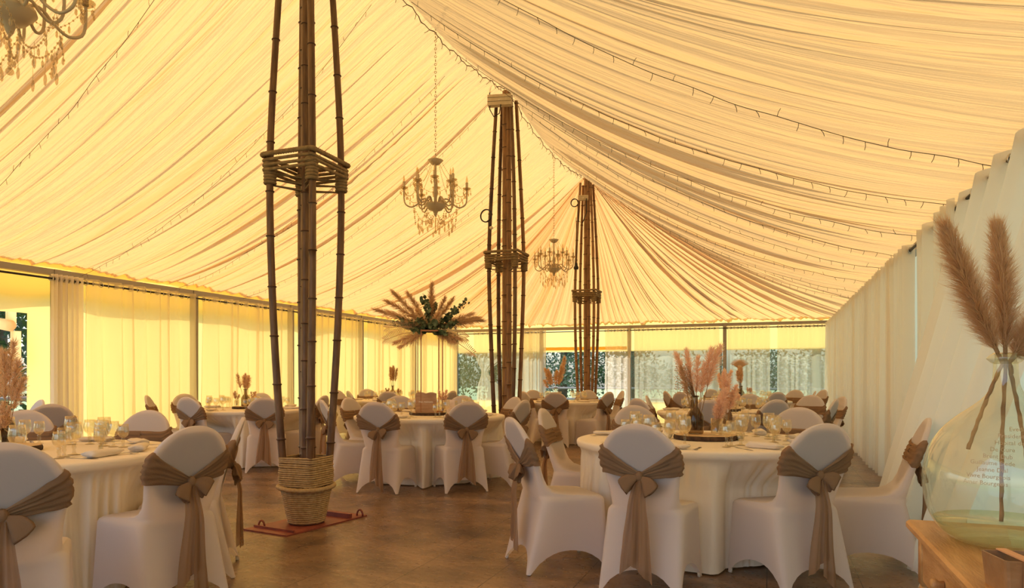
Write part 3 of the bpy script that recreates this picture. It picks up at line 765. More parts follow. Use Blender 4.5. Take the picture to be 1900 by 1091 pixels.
def sash_parts(e, seed):
    rnd = random.Random(seed); KZ = .668+rnd.uniform(-.01, .012); kx = rnd.uniform(-.012, .012); rows = []
    nv = 15; na = 72; tz = rnd.uniform(-.02, .02)
    for i in range(nv):
        v = i/(nv-1); row = []
        for k in range(na+1):
            a = -pi+2*pi*k/na; s_ = abs(a)/pi       # 0 rear .. 1 front
            side_lo, side_hi = .672, .842
            if s_ < .5:
                q2 = abs(sin(a))**.55
                lo = lerp(KZ-.020, side_lo, q2); hi = lerp(KZ+.022, side_hi, q2)
            else:
                q = sm((s_-.5)/.3); lo = lerp(side_lo, .690+tz, q); hi = lerp(side_hi, .800+tz, q)
            z = lerp(lo, hi, v)
            z += .004*n1(a*3+v*2, seed)
            off = .008+.011*(.5+.5*sin(v*2*pi*4.6+3.5*n1(a*1.1, seed+1)+4*n1(v*3+a*.6, seed+3)))+.003*n1(v*16+a*.8, seed+5)+(.012*(1-min(1, s_*7))) - (.004 if i in (0, nv-1) else 0)
            p = surf(a, min(z, .95), off); row.append((p[0]+kx*(1-min(1, s_*3)), p[1], p[2]))
        rows.append(row)
    sash = MB().grid(rows).build('sash', M['sash'], e)
    ky = back(KZ)[0]-.030
    b = MB(); rr_ = []
    for j in range(9):
        u = pi*j/8; row = []
        for k in range(14):
            a = 2*pi*k/14; q = 1+.10*sin(4*a+u*2+seed); row.append((kx+.024*q*sin(u)*cos(a), ky+.022*q*sin(u)*sin(a), KZ-.030*cos(u)+.002*sin(a*5)))
        rr_.append(row)
    b.grid(rr_, cu=True).build('knot', M['sash'], sash)
    for s_ in (-1, 1):                               # the two puffed loops of the bow, open at the outer end
        L = rnd.uniform(.085, .120); ang = radians(rnd.uniform(-56, -18)); b = MB(); rr_ = []; W = rnd.uniform(.038, .050); tw = rnd.uniform(-.4, .4)
        prof = [(i/12, 1.0) for i in range(13)]+[(.97, .86), (.85, .74), (.65, .55), (.45, .3)]
        for t, inn in prof:
            hh = W*(.22+.95*sin(min(1, t)*pi*.60)**1.3)*inn; th_ = .42*hh+.002; row = []
            for k in range(20):
                a = 2*pi*k/20; wr = 1+(.26*sin(4*a+seed+t*2)+.14*sin(7*a-t*3+seed*s_))*t
                lx = L*t*(1+.05*cos(a*2+seed)); lz = hh*cos(a)*wr+.012*sin(pi*t); ly = th_*sin(a)*wr
                x = s_*(lx*cos(ang)-lz*sin(ang)*(-1)*(-1)); z = lx*sin(ang)+lz*cos(ang)
                row.append((kx+x, ky-.006-.020*t+ly, KZ+z+tw*.01*t))
            rr_.append(row)
        b.grid(rr_, cu=True).build('bow_loop', M['sash'], sash)
    for s_ in (-1, 1):                               # the two hanging ends
        b = MB(); rr_ = []; zb = rnd.uniform(.05, .17) if s_ > 0 else rnd.uniform(.10, .22); x0 = kx+s_*.012; xd = s_*rnd.uniform(.005, .030); w1 = rnd.uniform(.045, .072)
        for j in range(30):
            t = j/29; z = lerp(KZ-.02, zb, t); wd = lerp(.014, w1, t**.6); row = []
            for k in range(15):
                c = 2*k/14-1
                fold = .010*sin(c*5.5+seed+s_)+.006*sin(c*11+t*4+seed)
                y = ky-.006-.028*sm(t*3)-.006*(s_+1)+fold*(.4+.6*t)
                row.append((x0+xd*t*1.6+c*wd+.006*n1(t*3, seed+s_+4), y, z-(.05*t*c*s_ if t > .9 else 0)*(t-.9)*10))
            rr_.append(row)
        b.grid(rr_).build('sash_tail', M['sash_thin'], sash)
    return sash
COVER = None
def make_chair(seed):
    global COVER
    e = empty('banquet_chair', (0,0,0)); tag(e, cat='chair')
    if COVER is None: COVER = cover_mesh().build('stretch_cover', M['cover'], e)
    else: c = COVER.copy(); C.objects.link(c); c.parent = e
    # padding and legs inside the cover, showing softly through it
    b = MB(); rows = []
    for z in [.545+.026*i for i in range(16)]:
        yb, yf, w_, rc = back(z); q = max(.03, 1-((z-.745)/.205)**2); x = min(w_-.012, .205*sqrt(q))
        rows.append([tuple(p[:3]) for p in rring(max(.01, x), yb+.012, yf-.008, .012, z)])
    b.grid(rows, cu=True, cap0=True, cap1=True).build('back_pad', M['pad'], e)
    MB().grid([[tuple(p[:3]) for p in rring(x, -.17, .19, .03, z)] for x, z in ((.17, .40), (.195, .405), (.195, .44), (.17, .452))], cu=True, cap0=True, cap1=True).build('seat_pad', M['pad'], e)
    for x, y in ((-.222, .228), (.222, .228), (-.222, -.298), (.222, -.298)):
        MB().tube([(x, y, .002), (x*.985, y*.985, .03)], lambda t: lerp(.012, .009, t), 8).build('foot_cap', M['napkin'], e)
    sash_parts(e, seed)
    return e
CH = [Pool(make_chair(k)) for k in (3, 8, 14, 21)]
TABLES = {}
CHAIRS = []                                          # (origin, heading) for pushing the cloths in
def chair(px, d, al, label, table=None, var=None, group=None):
    """px, d: bearing and distance of the backrest; al: the way it faces, clockwise from the view direction, degrees"""
    p = cam_pt(px, d); a = radians(al); rz = TH-a; f = Vector((-sin(rz), cos(rz), 0))
    o = p+f*.29; k = (len(CHAIRS) if var is None else var) % 4
    CHAIRS.append((o, rz))
    return CH[k].put(o, rz, label, group or 'covered banquet chairs')
def face(px, d, t):                                  # heading from a chair towards its table centre
    u = (px-950)*d/F; tu = (t[0]-950)*t[1]/F; return math.degrees(atan2(tu-u, t[1]-d))
TB = dict(A=(22, 4.25), B=(1300, 5.15), C=(798, 8.5), D=(457, 10.15), E=(730, 14.2), F=(1041, 13.3), G=(1347, 9.4), H=(1378, 13.7))
W_ = 'bow-tied covered chair, '
L_ = [
 # near left table
 (4, 2.80, -31, W_+'nearest of all, cut off by the left edge of the picture', 0),
 (352, 3.72, -58, W_+'its back turned, right side of the near left table', 1),
 (434, 4.46, -108, W_+'seen edge-on behind the right side of the near left table', 2),
 (268, 5.42, -170, 'covered chair with flat band, facing the camera across the near left table', 3),
 (42, 5.45, 160, 'covered chair behind the goblets of the near left table, facing the camera', 0),
 (66, 8.0, -140, 'white-covered chair at the left opening, half hidden by a darker one', 1),
 (92, 6.8, -48, W_+'dark rounded back turned to the camera by the left opening', 2),
 # near right table
 (1186, 3.92, 27, W_+'its back turned, left front seat of the near right table', 0),
 (1519, 3.95, -17, W_+'its back turned, right front seat of the near right table', 1),
 (962, 4.52, 72, W_+'sideways at the left of the near right table, tails to the floor', 2),
 (1018, 5.75, 108, 'flat-banded covered chair, left side of the near right table, facing right', 3),
 (1180, 6.38, 166, 'flat-banded chair, domed top showing over the left front chair of the near right table', 0),
 (1480, 5.95, -143, 'flat-banded chair, domed top just behind the right front chair of the near right table', 1),
 (1704, 4.42, -66, 'covered chair in profile between the swept curtain and the glass demijohn', 2),
 # middle table with the tall flowers
 (700, 7.35, 14, W_+'left of two with backs turned at the flower table', 1),
 (866, 7.40, -20, W_+'right of two with backs turned at the flower table', 0),
 (606, 8.0, 64, W_+'sideways, just right of the nearest bamboo pole', 3),
 (653, 8.85, 112, 'white-covered chair with flat band facing right at the left of the flower table', 2),
 (742, 9.75, 160, 'white-covered chair behind the goblets on the left of the flower table', 0),
 (856, 9.80, -162, 'white-covered chair behind the goblets on the right of the flower table', 1),
 (950, 9.15, -122, 'flat-banded chair at the right of the flower table, near the middle bamboo pole', 2),
 (966, 7.95, -62, W_+'turned away at the right front of the flower table', 3),
 # left table behind the first pole
 (352, 9.15, 22, W_+'its back turned, left front of the table behind the nearest bamboo pole', 3),
 (491, 8.95, -14, W_+'its back to the camera just left of the nearest bamboo pole', 0),
 (280, 9.95, 75, W_+'seen edge-on at the far left against the yellow curtains', 2),
 (345, 10.9, 128, 'covered chair facing the camera, half hidden behind the left front chair of the left table', 1),
 (482, 11.45, -172, 'white-covered chair behind the vase of the left table', 2),
 (596, 9.9, -80, 'white-covered chair at the right of the left table, behind the nearest bamboo pole', 0),
 # far left table
 (630, 14.0, 112, 'small far chair with flat band, leftmost at the far left table', 1),
 (651, 13.2, 62, 'small far chair with its back turned, second from the left at the far left table', 2),
 (682, 15.4, 150, 'small far chair facing the camera behind the far left table', 3),
 (722, 12.9, 8, 'small far chair with dark back, in front of the far left table', 0),
 (836, 13.4, -64, 'small far chair turned away, right of the far left table under the flowers', 2),
 # table in front of the doorway
 (1030, 12.15, 6, 'far chair with its back turned at the table before the open doorway', 1),
 (1126, 12.4, -50, 'far chair, back turned, right of the table before the open doorway', 3),
 (1150, 13.2, -96, 'far chair seen edge-on right of the table before the open doorway', 2),
 (991, 14.2, 152, 'far chair facing the camera behind the left of the table before the open doorway', 0),
 (1089, 14.15, -158, 'far chair facing the camera below the farthest bamboo pole', 1),
 (976, 12.75, 62, 'far chair sideways at the left of the table before the open doorway', 2),
 # second table on the right
 (1188, 8.55, 62, 'chair turned partly away at the left of the second right-hand table', 0),
 (1207, 9.75, 106, 'chair with flat band facing right at the left of the second right-hand table', 1),
 (1318, 8.05, 16, 'chair with dark back between the two vases of the near right table', 2),
 (1436, 8.15, -18, 'lavender dome-backed chair right of the tall goblets of the near right table', 3),
 (1543, 8.35, -54, 'chair with large bow near the right wall curtain, second right-hand table', 0),
 (1556, 9.4, -88, 'chair seen edge-on against the right wall curtain, second right-hand table', 1),
 (1503, 10.1, -130, 'chair with golden flat band at the right of the second right-hand table', 2),
 (1392, 10.75, -170, 'chair facing the camera behind the goblets of the second right-hand table', 3),
 # last table on the right
 (1240, 13.0, 84, 'far chair edge-on at the left of the last right-hand table', 3),
 (1266, 12.2, 52, 'far chair turned away at the left of the last right-hand table', 1),
 (1276, 14.6, 122, 'far chair facing right, half hidden at the left of the last right-hand table', 2),
 (1322, 15.2, 158, 'far chair behind the pink pampas of the near right table', 0),
 (1440, 12.3, -18, 'far chair with dark back in front of the last right-hand table', 2),
 (1474, 14.3, -126, 'far chair with golden band right of the last right-hand table', 3),
 (1507, 13.0, -70, 'small far chair with grey back close to the far right corner', 0),
 (1524, 14.4, -98, 'small far chair with golden band close to the far right corner', 1),
]
for px, d, al, lab, v in L_: chair(px, d, al, lab, var=v)

# ------------------------------------------------------------------ round tables and their cloths
ZTAB = .765
PROTO_T = []
def table(key, R, label, cloth_label):
    px, d = TB[key]; c = cam_pt(px, d); rz = .3*len(key)
    e = empty('round_table', c, rz, label, 'table', 'round banquet tables')
    if not PROTO_T:
        PROTO_T.append(1)
    MB().lathe([(0, ZTAB-.035), (R-.02, ZTAB-.035), (R-.012, ZTAB-.022), (R-.02, ZTAB-.009), (0, ZTAB-.009)], 48).build('tabletop', M['slab'], e)
    for k in range(4):
        a = pi/4+k*pi/2; MB().tube([(.5*R*cos(a), .5*R*sin(a), ZTAB-.035), (.56*R*cos(a), .56*R*sin(a), 0)], .014, 8).build('leg', M['grey_metal'], e)
    n = 480; lim = []
    near = [(o, z) for o, z in CHAIRS if (o-c).length < R+.8]
    for k in range(n):
        a = 2*pi*k/n; L = 9
        for o, z in near:
            fx_, fy_ = -sin(z), cos(z); q = .25*R
            while q < R+.05:
                x = c.x+q*cos(a)-o.x; y = c.y+q*sin(a)-o.y; ly = x*fx_+y*fy_; lx = x*fy_-y*fx_
                if abs(lx) < .25 and -.33 < ly < .262: L = min(L, q-.012); break
                q += .01
        lim.append(L)
    lim2 = [min(lim[(k+j) % n] for j in range(-3, 4)) for k in range(n)]
    lim3 = [sum(min(R, lim2[(k+j) % n]) for j in range(-4, 5))/9 for k in range(n)]
    rows = []; sd = ord(key)
    prof = [(0, 0), (.5, 0), (.8, 0), (.93, 0), (.985, -.001), (1.002, -.006), (1.008, -.016), (1.006, -.034), (1.0, -.05), (.985, -.058)]
    for r, z in prof: rows.append([(r*R*cos(2*pi*k/n), r*R*sin(2*pi*k/n), ZTAB+z) for k in range(n)])
    for j in range(1, 20):
        v = j/19; z = lerp(ZTAB-.06, .012, v); row = []
        for k in range(n):
            a = 2*pi*k/n
            s1 = n1(cos(a)*9+v*.35, sd)+n1(sin(a)*9-v*.25, sd+1); s2 = n1(cos(a)*24+v*.5, sd+2)+n1(sin(a)*24, sd+3)
            fold = (.060*s1+.046*(1-abs(s2)*2.4))*(min(1, .25+v*2.2)) 
            r = R*.952-.012*sm(v*3)+fold+.012*v
            w_ = sm((.70-z)/.20); q = min(r, lim3[k]+.35*max(-.02, min(0, fold)))
            r = lerp(r, q, w_)
            row.append((r*cos(a), r*sin(a), z))
        rows.append(row)
    o = MB().grid(rows, cu=True).build('tablecloth', M['cloth'], label=cloth_label, cat='tablecloth', group='ivory round tablecloths')
    o.location = c
    TABLES[key] = (c, R)
NM = dict(A='near left table', B='near right table', C='flower table', D='left table', E='far left table', F='doorway table', G='second right table', H='last right table')
for k in 'ABCDEFGH':
    table(k, .78 if k == 'F' else .90, 'round banquet table under its cloth: '+NM[k], 'ivory pleated tablecloth to the floor on the '+NM[k])

# ------------------------------------------------------------------ table settings
def goblet(h, R, bowl, name):
    e = empty(name, (0,0,0)); tag(e, cat='glass')
    sh = h-bowl; zb = sh
    pr = [(.004, zb-.002), (R*.45, zb+.004), (R*.80, zb+bowl*.16), (R*1.0, zb+bowl*.38), (R*1.0, zb+bowl*.55), (R*.90, zb+bowl*.78), (R*.86, zb+bowl),
          (R*.83, zb+bowl), (R*.87, zb+bowl*.78), (R*.96, zb+bowl*.5), (R*.76, zb+bowl*.2), (.002, zb+.008)]
    MB().lathe(pr, 20).build('bowl', M['glass'], e)
    MB().lathe([(0, 0), (R*.80, .0), (R*.82, .003), (R*.3, .008), (.009, .014), (.007, sh*.38), (.012, sh*.55), (.0085, sh*.75), (.012, sh*.9), (.006, sh)], 10).build('stem', M['glass_thick'], e)
    return e
G1 = Pool(goblet(.192, .044, .112, 'water_goblet')); G2 = Pool(goblet(.168, .038, .098, 'wine_glass')); G3 = Pool(goblet(.152, .034, .088, 'white_wine_glass'))
def cutlery(kind):
    b = MB(); L = .20
    if kind == 'fork':
        rows = [[(x*w_, y, z) for x in (-1, -.4, .4, 1)] for y, w_, z in ((-.10, .009, .003), (-.02, .005, .004), (.035, .004, .006), (.055, .011, .005), (.065, .013, .004))]
        b.grid(rows)
        for k in range(4): x = -.0105+.007*k; b.tube([(x, .062, .004), (x, .10, .008)], .0018, 5)
    else:
        rows = [[(x*w_, y, z) for x in (-1, -.3, .3, 1)] for y, w_, z in ((-.11, .010, .003), (-.03, .006, .005), (.0, .005, .005), (.02, .010, .004), (.08, .010, .003), (.105, .003, .003))]
        b.grid(rows)
    for v in list(b.v): pass
    o = b.build(kind if kind == 'fork' else 'table_knife', M['cutlery']); tag(o, cat=kind); return o
FK = Pool(cutlery('fork')); KN = Pool(cutlery('knife'))
def napkin(seed):
    b = MB(); rows = []
    for j in range(20):
        t = j/19; row = []
        for k in range(22):
            a = 2*pi*k/22; sx_ = .046*(1+.10*n1(t*4, seed)); sz = .019*(1+.25*n1(t*3+2, seed)); q = 1+.10*sin(3*a+t*2)+.05*sin(7*a)
            tap = min(1, .35+6*t, .55+7*(1-t))
            row.append((sx_*q*cos(a)*tap**.3, lerp(-.115, .115, t)+.006*sin(a*2), .021+sz*q*sin(a)*tap+.004*n1(t*5+a, seed)))
        rows.append(row)
    o = b.grid(rows, cu=True, cap0=True, cap1=True).build('folded_napkin', M['napkin']); tag(o, cat='napkin'); return o
NP = [Pool(napkin(1)), Pool(napkin(5))]
def side_of(v, fw=None):                              # where on its table something lies, seen from the camera
    q = v.x*CT+v.y*ST; d = -v.x*ST+v.y*CT
    if abs(q) > abs(d): return 'right side' if q > 0 else 'left side'
    return 'near side' if d < 0 else 'far side'
for key in 'ABCDEFGH':
    c, R = TABLES[key]; ti = 'ABCDEFGH'.index(key)
    seats = [(o, z) for o, z in CHAIRS if (o-c).length < R+.75]
    angs = []
    for o, z in seats:
        a = atan2(o.y-c.y, o.x-c.x)
        if all(abs((a-b+pi) % (2*pi)-pi) > .42 for b in angs): angs.append(a)
    angs.sort()
    ext = [a for a in (TH+pi/2, TH, TH+pi, TH-pi/2, TH+pi*.75, TH+pi/4) ] if key not in 'F' else []
    for a in ext:
        if len(angs) < 8 and all(abs((a-b+pi) % (2*pi)-pi) > .55 for b in angs): angs.append(a)
    rnd = random.Random(ti*7+1)
    for a in angs:
        rad = Vector((cos(a), sin(a), 0)); tan = Vector((-sin(a), cos(a), 0)); rz = a+pi/2
        sd = side_of(rad); nm = NM[key]
        def at(r, tt): return c+rad*(r*R/.9)+tan*tt+Vector((0, 0, ZTAB))
        j = lambda q=.012: rnd.uniform(-q, q)
        for P_, r, tt, nm2, gr in ((G1, .50, .02, 'tall water goblet', 'g1'), (G2, .53, -.075, 'medium stemmed wine glass', 'g2'), (G3, .57, -.155, 'small stemmed wine glass', 'g3')):
            if key in 'EF' and gr == 'g3': continue
            lab = '%s at the %s of the %s' % (nm2, sd, nm); P_.put(at(r+j(), tt+j(.01)), rz, lab, lab.replace(nm2, nm2+('es' if nm2[-1] == 's' else 's')))
        lab = 'folded cream napkin at the %s of the %s' % (sd, nm)
        NP[rnd.randrange(2)].put(at(.72, .03+j()), rz+.5*j(.5)+(pi/2 if key == 'A' else .6), lab, lab.replace('napkin', 'napkins'))
        if key in 'ABCDG':
            lab = 'silver fork at the %s of the %s' % (sd, nm); FK.put(at(.71, .17+j()), rz+pi+j(.1), lab, lab.replace('fork', 'forks'))
            lab = 'silver knife at the %s of the %s' % (sd, nm); KN.put(at(.71, -.11+j()), rz+pi+j(.1), lab, lab.replace('knife', 'knives'))

by = {}
for o in C.objects:
    if o.get('category') in ('glass', 'napkin', 'fork', 'table_knife', 'knife') and o.parent is None and 'label' in o: by.setdefault(o['label'], []).append(o)
for lab, os_ in by.items():
    if len(os_) > 1:
        os_.sort(key=lambda o: o.location.x*CT+o.location.y*ST)
        wd = ['leftmost', 'rightmost'] if len(os_) == 2 else ['leftmost', 'second from left', 'third from left', 'fourth from left', 'fifth from left'][:len(os_)-1]+['rightmost']
        for o, w_ in zip(os_, wd): o['label'] = lab+', '+w_
# ------------------------------------------------------------------ pampas, vases, centrepieces
def plume(b, base, tip, width, n, seed, bend=.08, hw=.0012, fuzz=1.0, segs=2):
    rnd = random.Random(seed); base = Vector(base); tip = Vector(tip); ax = tip-base; L = ax.length; ax = ax/L
    side = ax.orthogonal().normalized(); up = ax.cross(side).normalized(); bd = side*cos(seed)+up*sin(seed)
    def spine(t): return base+ax*(L*t)+bd*(bend*L*t*t)+Vector((0,0,-1))*(bend*L*.7*t**3)
    for k in range(n):
        t = rnd.random()**.85; p = spine(t); ta = (spine(t+.02)-spine(t-.02)).normalized()
        a = rnd.uniform(0, 2*pi); rd = (ta.orthogonal().normalized()); rd = (Matrix.Rotation(a, 3, ta) @ rd)
        env = (sin(pi*min(1, .12+.80*t)))**.7*(1-.25*t)
        l = L*rnd.uniform(.10, .24); out = width*env*rnd.uniform(.35, 1.1)*fuzz
        q1 = p+ta*(l*.5)+rd*(out*.65)+Vector((0,0,-.02))*out
        q2 = p+ta*(l*.9)+rd*out+Vector((0,0,-1))*(out*.22)+Vector((rnd.gauss(0,1), rnd.gauss(0,1), rnd.gauss(0,1)))*(width*.08)
        wv = ta.cross(rd)*hw; wv = Matrix.Rotation(rnd.uniform(0, 3), 3, ta) @ wv
        i = len(b.v)
        b.v += [tuple(p-wv), tuple(p+wv), tuple(q1+wv*.8), tuple(q1-wv*.8), tuple(q2)]; b.f += [(i, i+1, i+2, i+3), (i+3, i+2, i+4)]
    return spine
def bouquet(name, loc, label, specs, m, seed, hw=.0016, stem_z=0, cat='dried flowers', grp=None):
    """specs: (dx, dy, dz of tip, plume length share, width, hairs)"""
    e = empty(name, loc, 0, label, cat, grp)
    hw = hw*1.25
    for k, sp in enumerate(specs):
        tip = Vector(sp[:3]); b0 = Vector((tip.x*.06, tip.y*.06, stem_z)); st = b0.lerp(tip, 1-sp[3]); mm = sp[6] if len(sp) > 6 else m
        pb = MB(); plume(pb, st, tip, sp[4]*1.8, int(sp[5]*1.7), seed*13+k, hw=hw, bend=.06)
        pl = pb.build('plume', M[mm], e, smooth=False)
        MB().tube([b0, b0.lerp(st, .5)+Vector((.004, .003, 0)), st, st.lerp(tip, .5)], .0026, 5).build('stalk', M['stalk'], pl)
    return e
def bottle(loc, h, R, rn, m, label, kind='glass_bottle', rim=True):
    e = empty(kind, loc, 0, label, 'vase'); nz_ = h*.58
    pr = [(0, .004), (R*.9, 0), (R, .012), (R, nz_*.82), (R*.85, nz_*.95), (rn*1.5, nz_*1.1), (rn, nz_*1.2), (rn, h*.96)]
    MB().lathe(pr, 24).build('body', M[m], e)
    if rim: MB().torus((0, 0, h*.975), rn*1.15, rn*.32, 20, 8).build('rim', M['smoke'], e)
    return e
def jar(loc, h, R, m, label, kind='glass_vase'):
    e = empty(kind, loc, 0, label, 'vase')
    MB().lathe([(0, .006), (R*.96, 0), (R, .01), (R, h), (R-.003, h), (R-.004, .014), (0, .014)], 22).build('body', M[m], e)
    return e
def slab(loc, R, label):
    e = empty('log_slice', loc, 0, label, 'log slice'); n = 60
    def rr(a): return R*(1+.05*n1(cos(a)*2+5, 1)+.03*n1(a*6, 2))
    rows = [[(rr(2*pi*k/n)*q*cos(2*pi*k/n), rr(2*pi*k/n)*q*sin(2*pi*k/n), z) for k in range(n)] for q, z in ((.96, 0), (1, .004), (1.01, .018), (.99, .031), (.965, .033))]
    MB().grid(rows, cu=True, cap0=True).build('bark', M['bark'], e)
    MB().grid([[(rr(2*pi*k/n)*q*cos(2*pi*k/n), rr(2*pi*k/n)*q*sin(2*pi*k/n), .0345) for k in range(n)] for q in (.968, .5, .01)], cu=True).build('cut_face', M['slab'], e)
    return e
def cam_off(c, u, d, z=0): return c+Vector((u*CT-d*ST, u*ST+d*CT, z))
def tea_light(loc, lab):
    e = empty('candle_jar', loc, 0, lab, 'candle'); MB().lathe([(0, .004), (.026, 0), (.03, .01), (.032, .06), (.029, .06), (.026, .012), (0, .012)], 16).build('jar', M['glass'], e)
    MB().lathe([(0, .012), (.024, .012), (.024, .034), (0, .034)], 14).build('wax', M['ceramic'], e)
ZS = ZTAB+.0355
# B: log slice with smoked bottle, two clear vases, pink pampas
c = TABLES['B'][0]; cb = cam_off(c, .04, 0, ZTAB); slab(cb, .225, 'round log slice with dark bark under the vases of the near right table')
p = cam_off(c, -.025, .06, ZS); bottle(p, .285, .062, .021, 'smoke', 'dark smoked glass bottle with narrow neck on the near right log slice')
bouquet('pampas_bouquet', p+Vector((0,0,.0)), 'tall blush pampas bunch in the smoked bottle of the near right table',
    [(-.12, .02, .60, .52, .035, 330), (-.05, .03, .62, .5, .04, 330), (.02, -.02, .57, .5, .04, 300), (.10, .03, .63, .5, .045, 360), (.16, .05, .66, .5, .05, 420), (.07, -.03, .52, .45, .04, 280), (-.09, -.03, .50, .4, .03, 220, 'pampas')], 'pampas_pink', 5, stem_z=.03)
b = MB(); rnd = random.Random(4)
for k in range(150):
    q = Vector((rnd.uniform(-.15, -.03), rnd.uniform(-.04, .04), rnd.uniform(.30, .52))); b.ball(q, .004, n=4, m=3)
e = empty('baby_breath', p, 0, 'fine dried sprigs fanning left of the tall pampas on the near right table', 'dried flowers'); hb = b.build('buds', M['pampas_pale'], e)
b2 = MB()
for k in range(40): q = Vector(b.v[k*len(b.v)//40]); b2.tube([(0, 0, .27), q*.6+Vector((0,0,.12)), q], .0012, 4)
b2.build('sprigs', M['stalk'], e)
p = cam_off(c, .11, -.03, ZS); jar(p, .12, .042, 'glass', 'short clear glass vase at the middle of the near right log slice')
bouquet('pampas_bouquet', p, 'light pink pampas leaning right in the short vase of the near right table', [(.02, .0, .26, .62, .04, 330), (.06, .02, .33, .7, .045, 420), (.03, -.02, .24, .6, .04, 300), (-.005, .01, .22, .6, .03, 240)], 'pampas_pink', 7, stem_z=.02)
p = cam_off(c, .195, .05, ZS); bottle(p, .15, .045, .018, 'glass', 'small clear bottle at the right end of the near right log slice', rim=False)
bouquet('pampas_bouquet', p, 'bushy pampas bunch in the small clear bottle of the near right table', [(.02, .0, .40, .5, .04, 330), (.07, .02, .36, .5, .04, 330), (-.02, .0, .33, .5, .035, 260), (.05, -.02, .30, .45, .04, 300), (.0, .02, .46, .45, .035, 300)], 'pampas_pink', 9, stem_z=.02)
e = empty('ceramic_jug', cam_off(c, -.235, .06, ZTAB), 0, 'small ivory pear-shaped jug left of the log slice on the near right table', 'jug')
MB().lathe([(0, 0), (.028, .0), (.040, .018), (.040, .035), (.026, .062), (.017, .075), (.019, .088), (.0, .094)], 18).build('body', M['ceramic'], e)
MB().lathe([(.009, .092), (.011, .1), (.0, .106)], 10).build('stopper', M['ceramic'], e)
for q, (u, d) in enumerate(((-.13, -.05), (.25, -.12))): tea_light(cam_off(c, u, d, ZTAB), 'glass candle jar %s the vases on the near right table' % ('left of', 'right of')[q])
# A: vases by the left edge
c = TABLES['A'][0]; cb = cam_off(c, -.09, .05, ZTAB); slab(cb, .2, 'round log slice on the near left table at the picture edge')
p = cam_off(c, -.075, .0, ZS); bottle(p, .17, .048, .018, 'smoke', 'dark bottle with white script on the near left table')
bouquet('pampas_bouquet', p, 'small pale grass heads in the dark bottle of the near left table', [(.04, .0, .27, .6, .03, 200), (.07, .02, .24, .6, .03, 200), (.0, .0, .24, .5, .03, 180), (.05, -.02, .19, .5, .03, 160)], 'pampas_pale', 19, stem_z=.02)
p2 = cam_off(c, -.12, .10, ZS); bottle(p2, .27, .058, .02, 'smoke', 'tall brown bottle at the back of the near left table')
bouquet('pampas_bouquet', p2, 'tall tan pampas and dried leaves in the tall bottle of the near left table', [(.02, .0, .58, .55, .04, 360), (.10, .02, .52, .5, .045, 380), (.13, .02, .42, .5, .04, 300), (-.08, .0, .55, .5, .04, 330), (.05, .02, .64, .4, .04, 300)], 'pampas_pale', 23, stem_z=.02)
# generic centrepieces for the other tables
def centre(key, hs, seed, m='pampas_pale'):
    c, R = TABLES[key]; nm = NM[key]
    slab(c+Vector((0, 0, ZTAB)), .19, 'log slice under the vases of the '+nm)
    p = cam_off(c, -.02, .02, ZS); bottle(p, .25, .06, .022, 'smoke', 'smoked glass bottle in the centre of the '+nm)
    rnd = random.Random(seed)
    bouquet('pampas_bouquet', p, 'upright pampas bunch in the bottle of the '+nm, [(rnd.uniform(-.10, .10), rnd.uniform(-.08, .08), hs*rnd.uniform(.85, 1.05), .45, .04, 170) for k in range(6)], m, seed, stem_z=.02, hw=.003)
    for s_, w_ in ((-1, 'left'), (1, 'right')):
        q = cam_off(c, s_*.12, -.05, ZS); jar(q, .09, .034, 'glass', 'little glass vase %s of the bottle on the %s' % (w_, nm))
        bouquet('pampas_bouquet', q, 'short dried bunch in the %s little vase of the %s' % (w_, nm), [(rnd.uniform(-.05, .05), rnd.uniform(-.04, .04), rnd.uniform(.16, .22), .5, .03, 90) for k in range(3)], m, seed+s_, stem_z=.02, hw=.003)
centre('D', .50, 31); centre('E', .62, 37, 'pampas'); centre('G', .52, 41, 'pampas_pink'); centre('H', .62, 43, 'pampas_pale')
c = TABLES['F'][0]; p = cam_off(c, -.10, .0, ZTAB); bottle(p, .26, .055, .026, 'glass', 'clear glass vase on the small table before the open doorway')
bouquet('pampas_bouquet', p, 'winged spray of orange pampas against the open doorway', [(-.20, .0, .62, .55, .055, 260), (-.13, .0, .60, .5, .05, 240), (.19, .0, .82, .6, .05, 280), (.10, .0, .66, .55, .05, 240), (.0, .0, .58, .5, .05, 220), (-.24, .0, .40, .4, .05, 160)], 'pampas_pale', 47, stem_z=.02, hw=.0035)
# G and H extras: dark fan palm on its own stem
c = TABLES['H'][0]; p = cam_off(c, .02, .25, ZTAB); jar(p, .22, .04, 'smoke', 'dark slim vase behind the centre of the last right-hand table')
e = empty('dried_palm_fan', p, 0, 'dark stemmed dried palm fan standing above the last right-hand table', 'dried flowers')
b = MB()
for k in range(34): a = radians(-60+120*k/33); b.tube([(0, 0, .62), (.13*sin(a)*CT, .13*sin(a)*ST, .62+.15*cos(a)), (.21*sin(a)*CT, .21*sin(a)*ST, .62+.20*cos(a))], lambda t: lerp(.006, .003, t), 4)
b.build('fan', M['pampas_pale'], e); MB().tube([(0, 0, .02), (.01, 0, .3), (0, 0, .68)], .012, 6).build('stem', M['bark'], e)

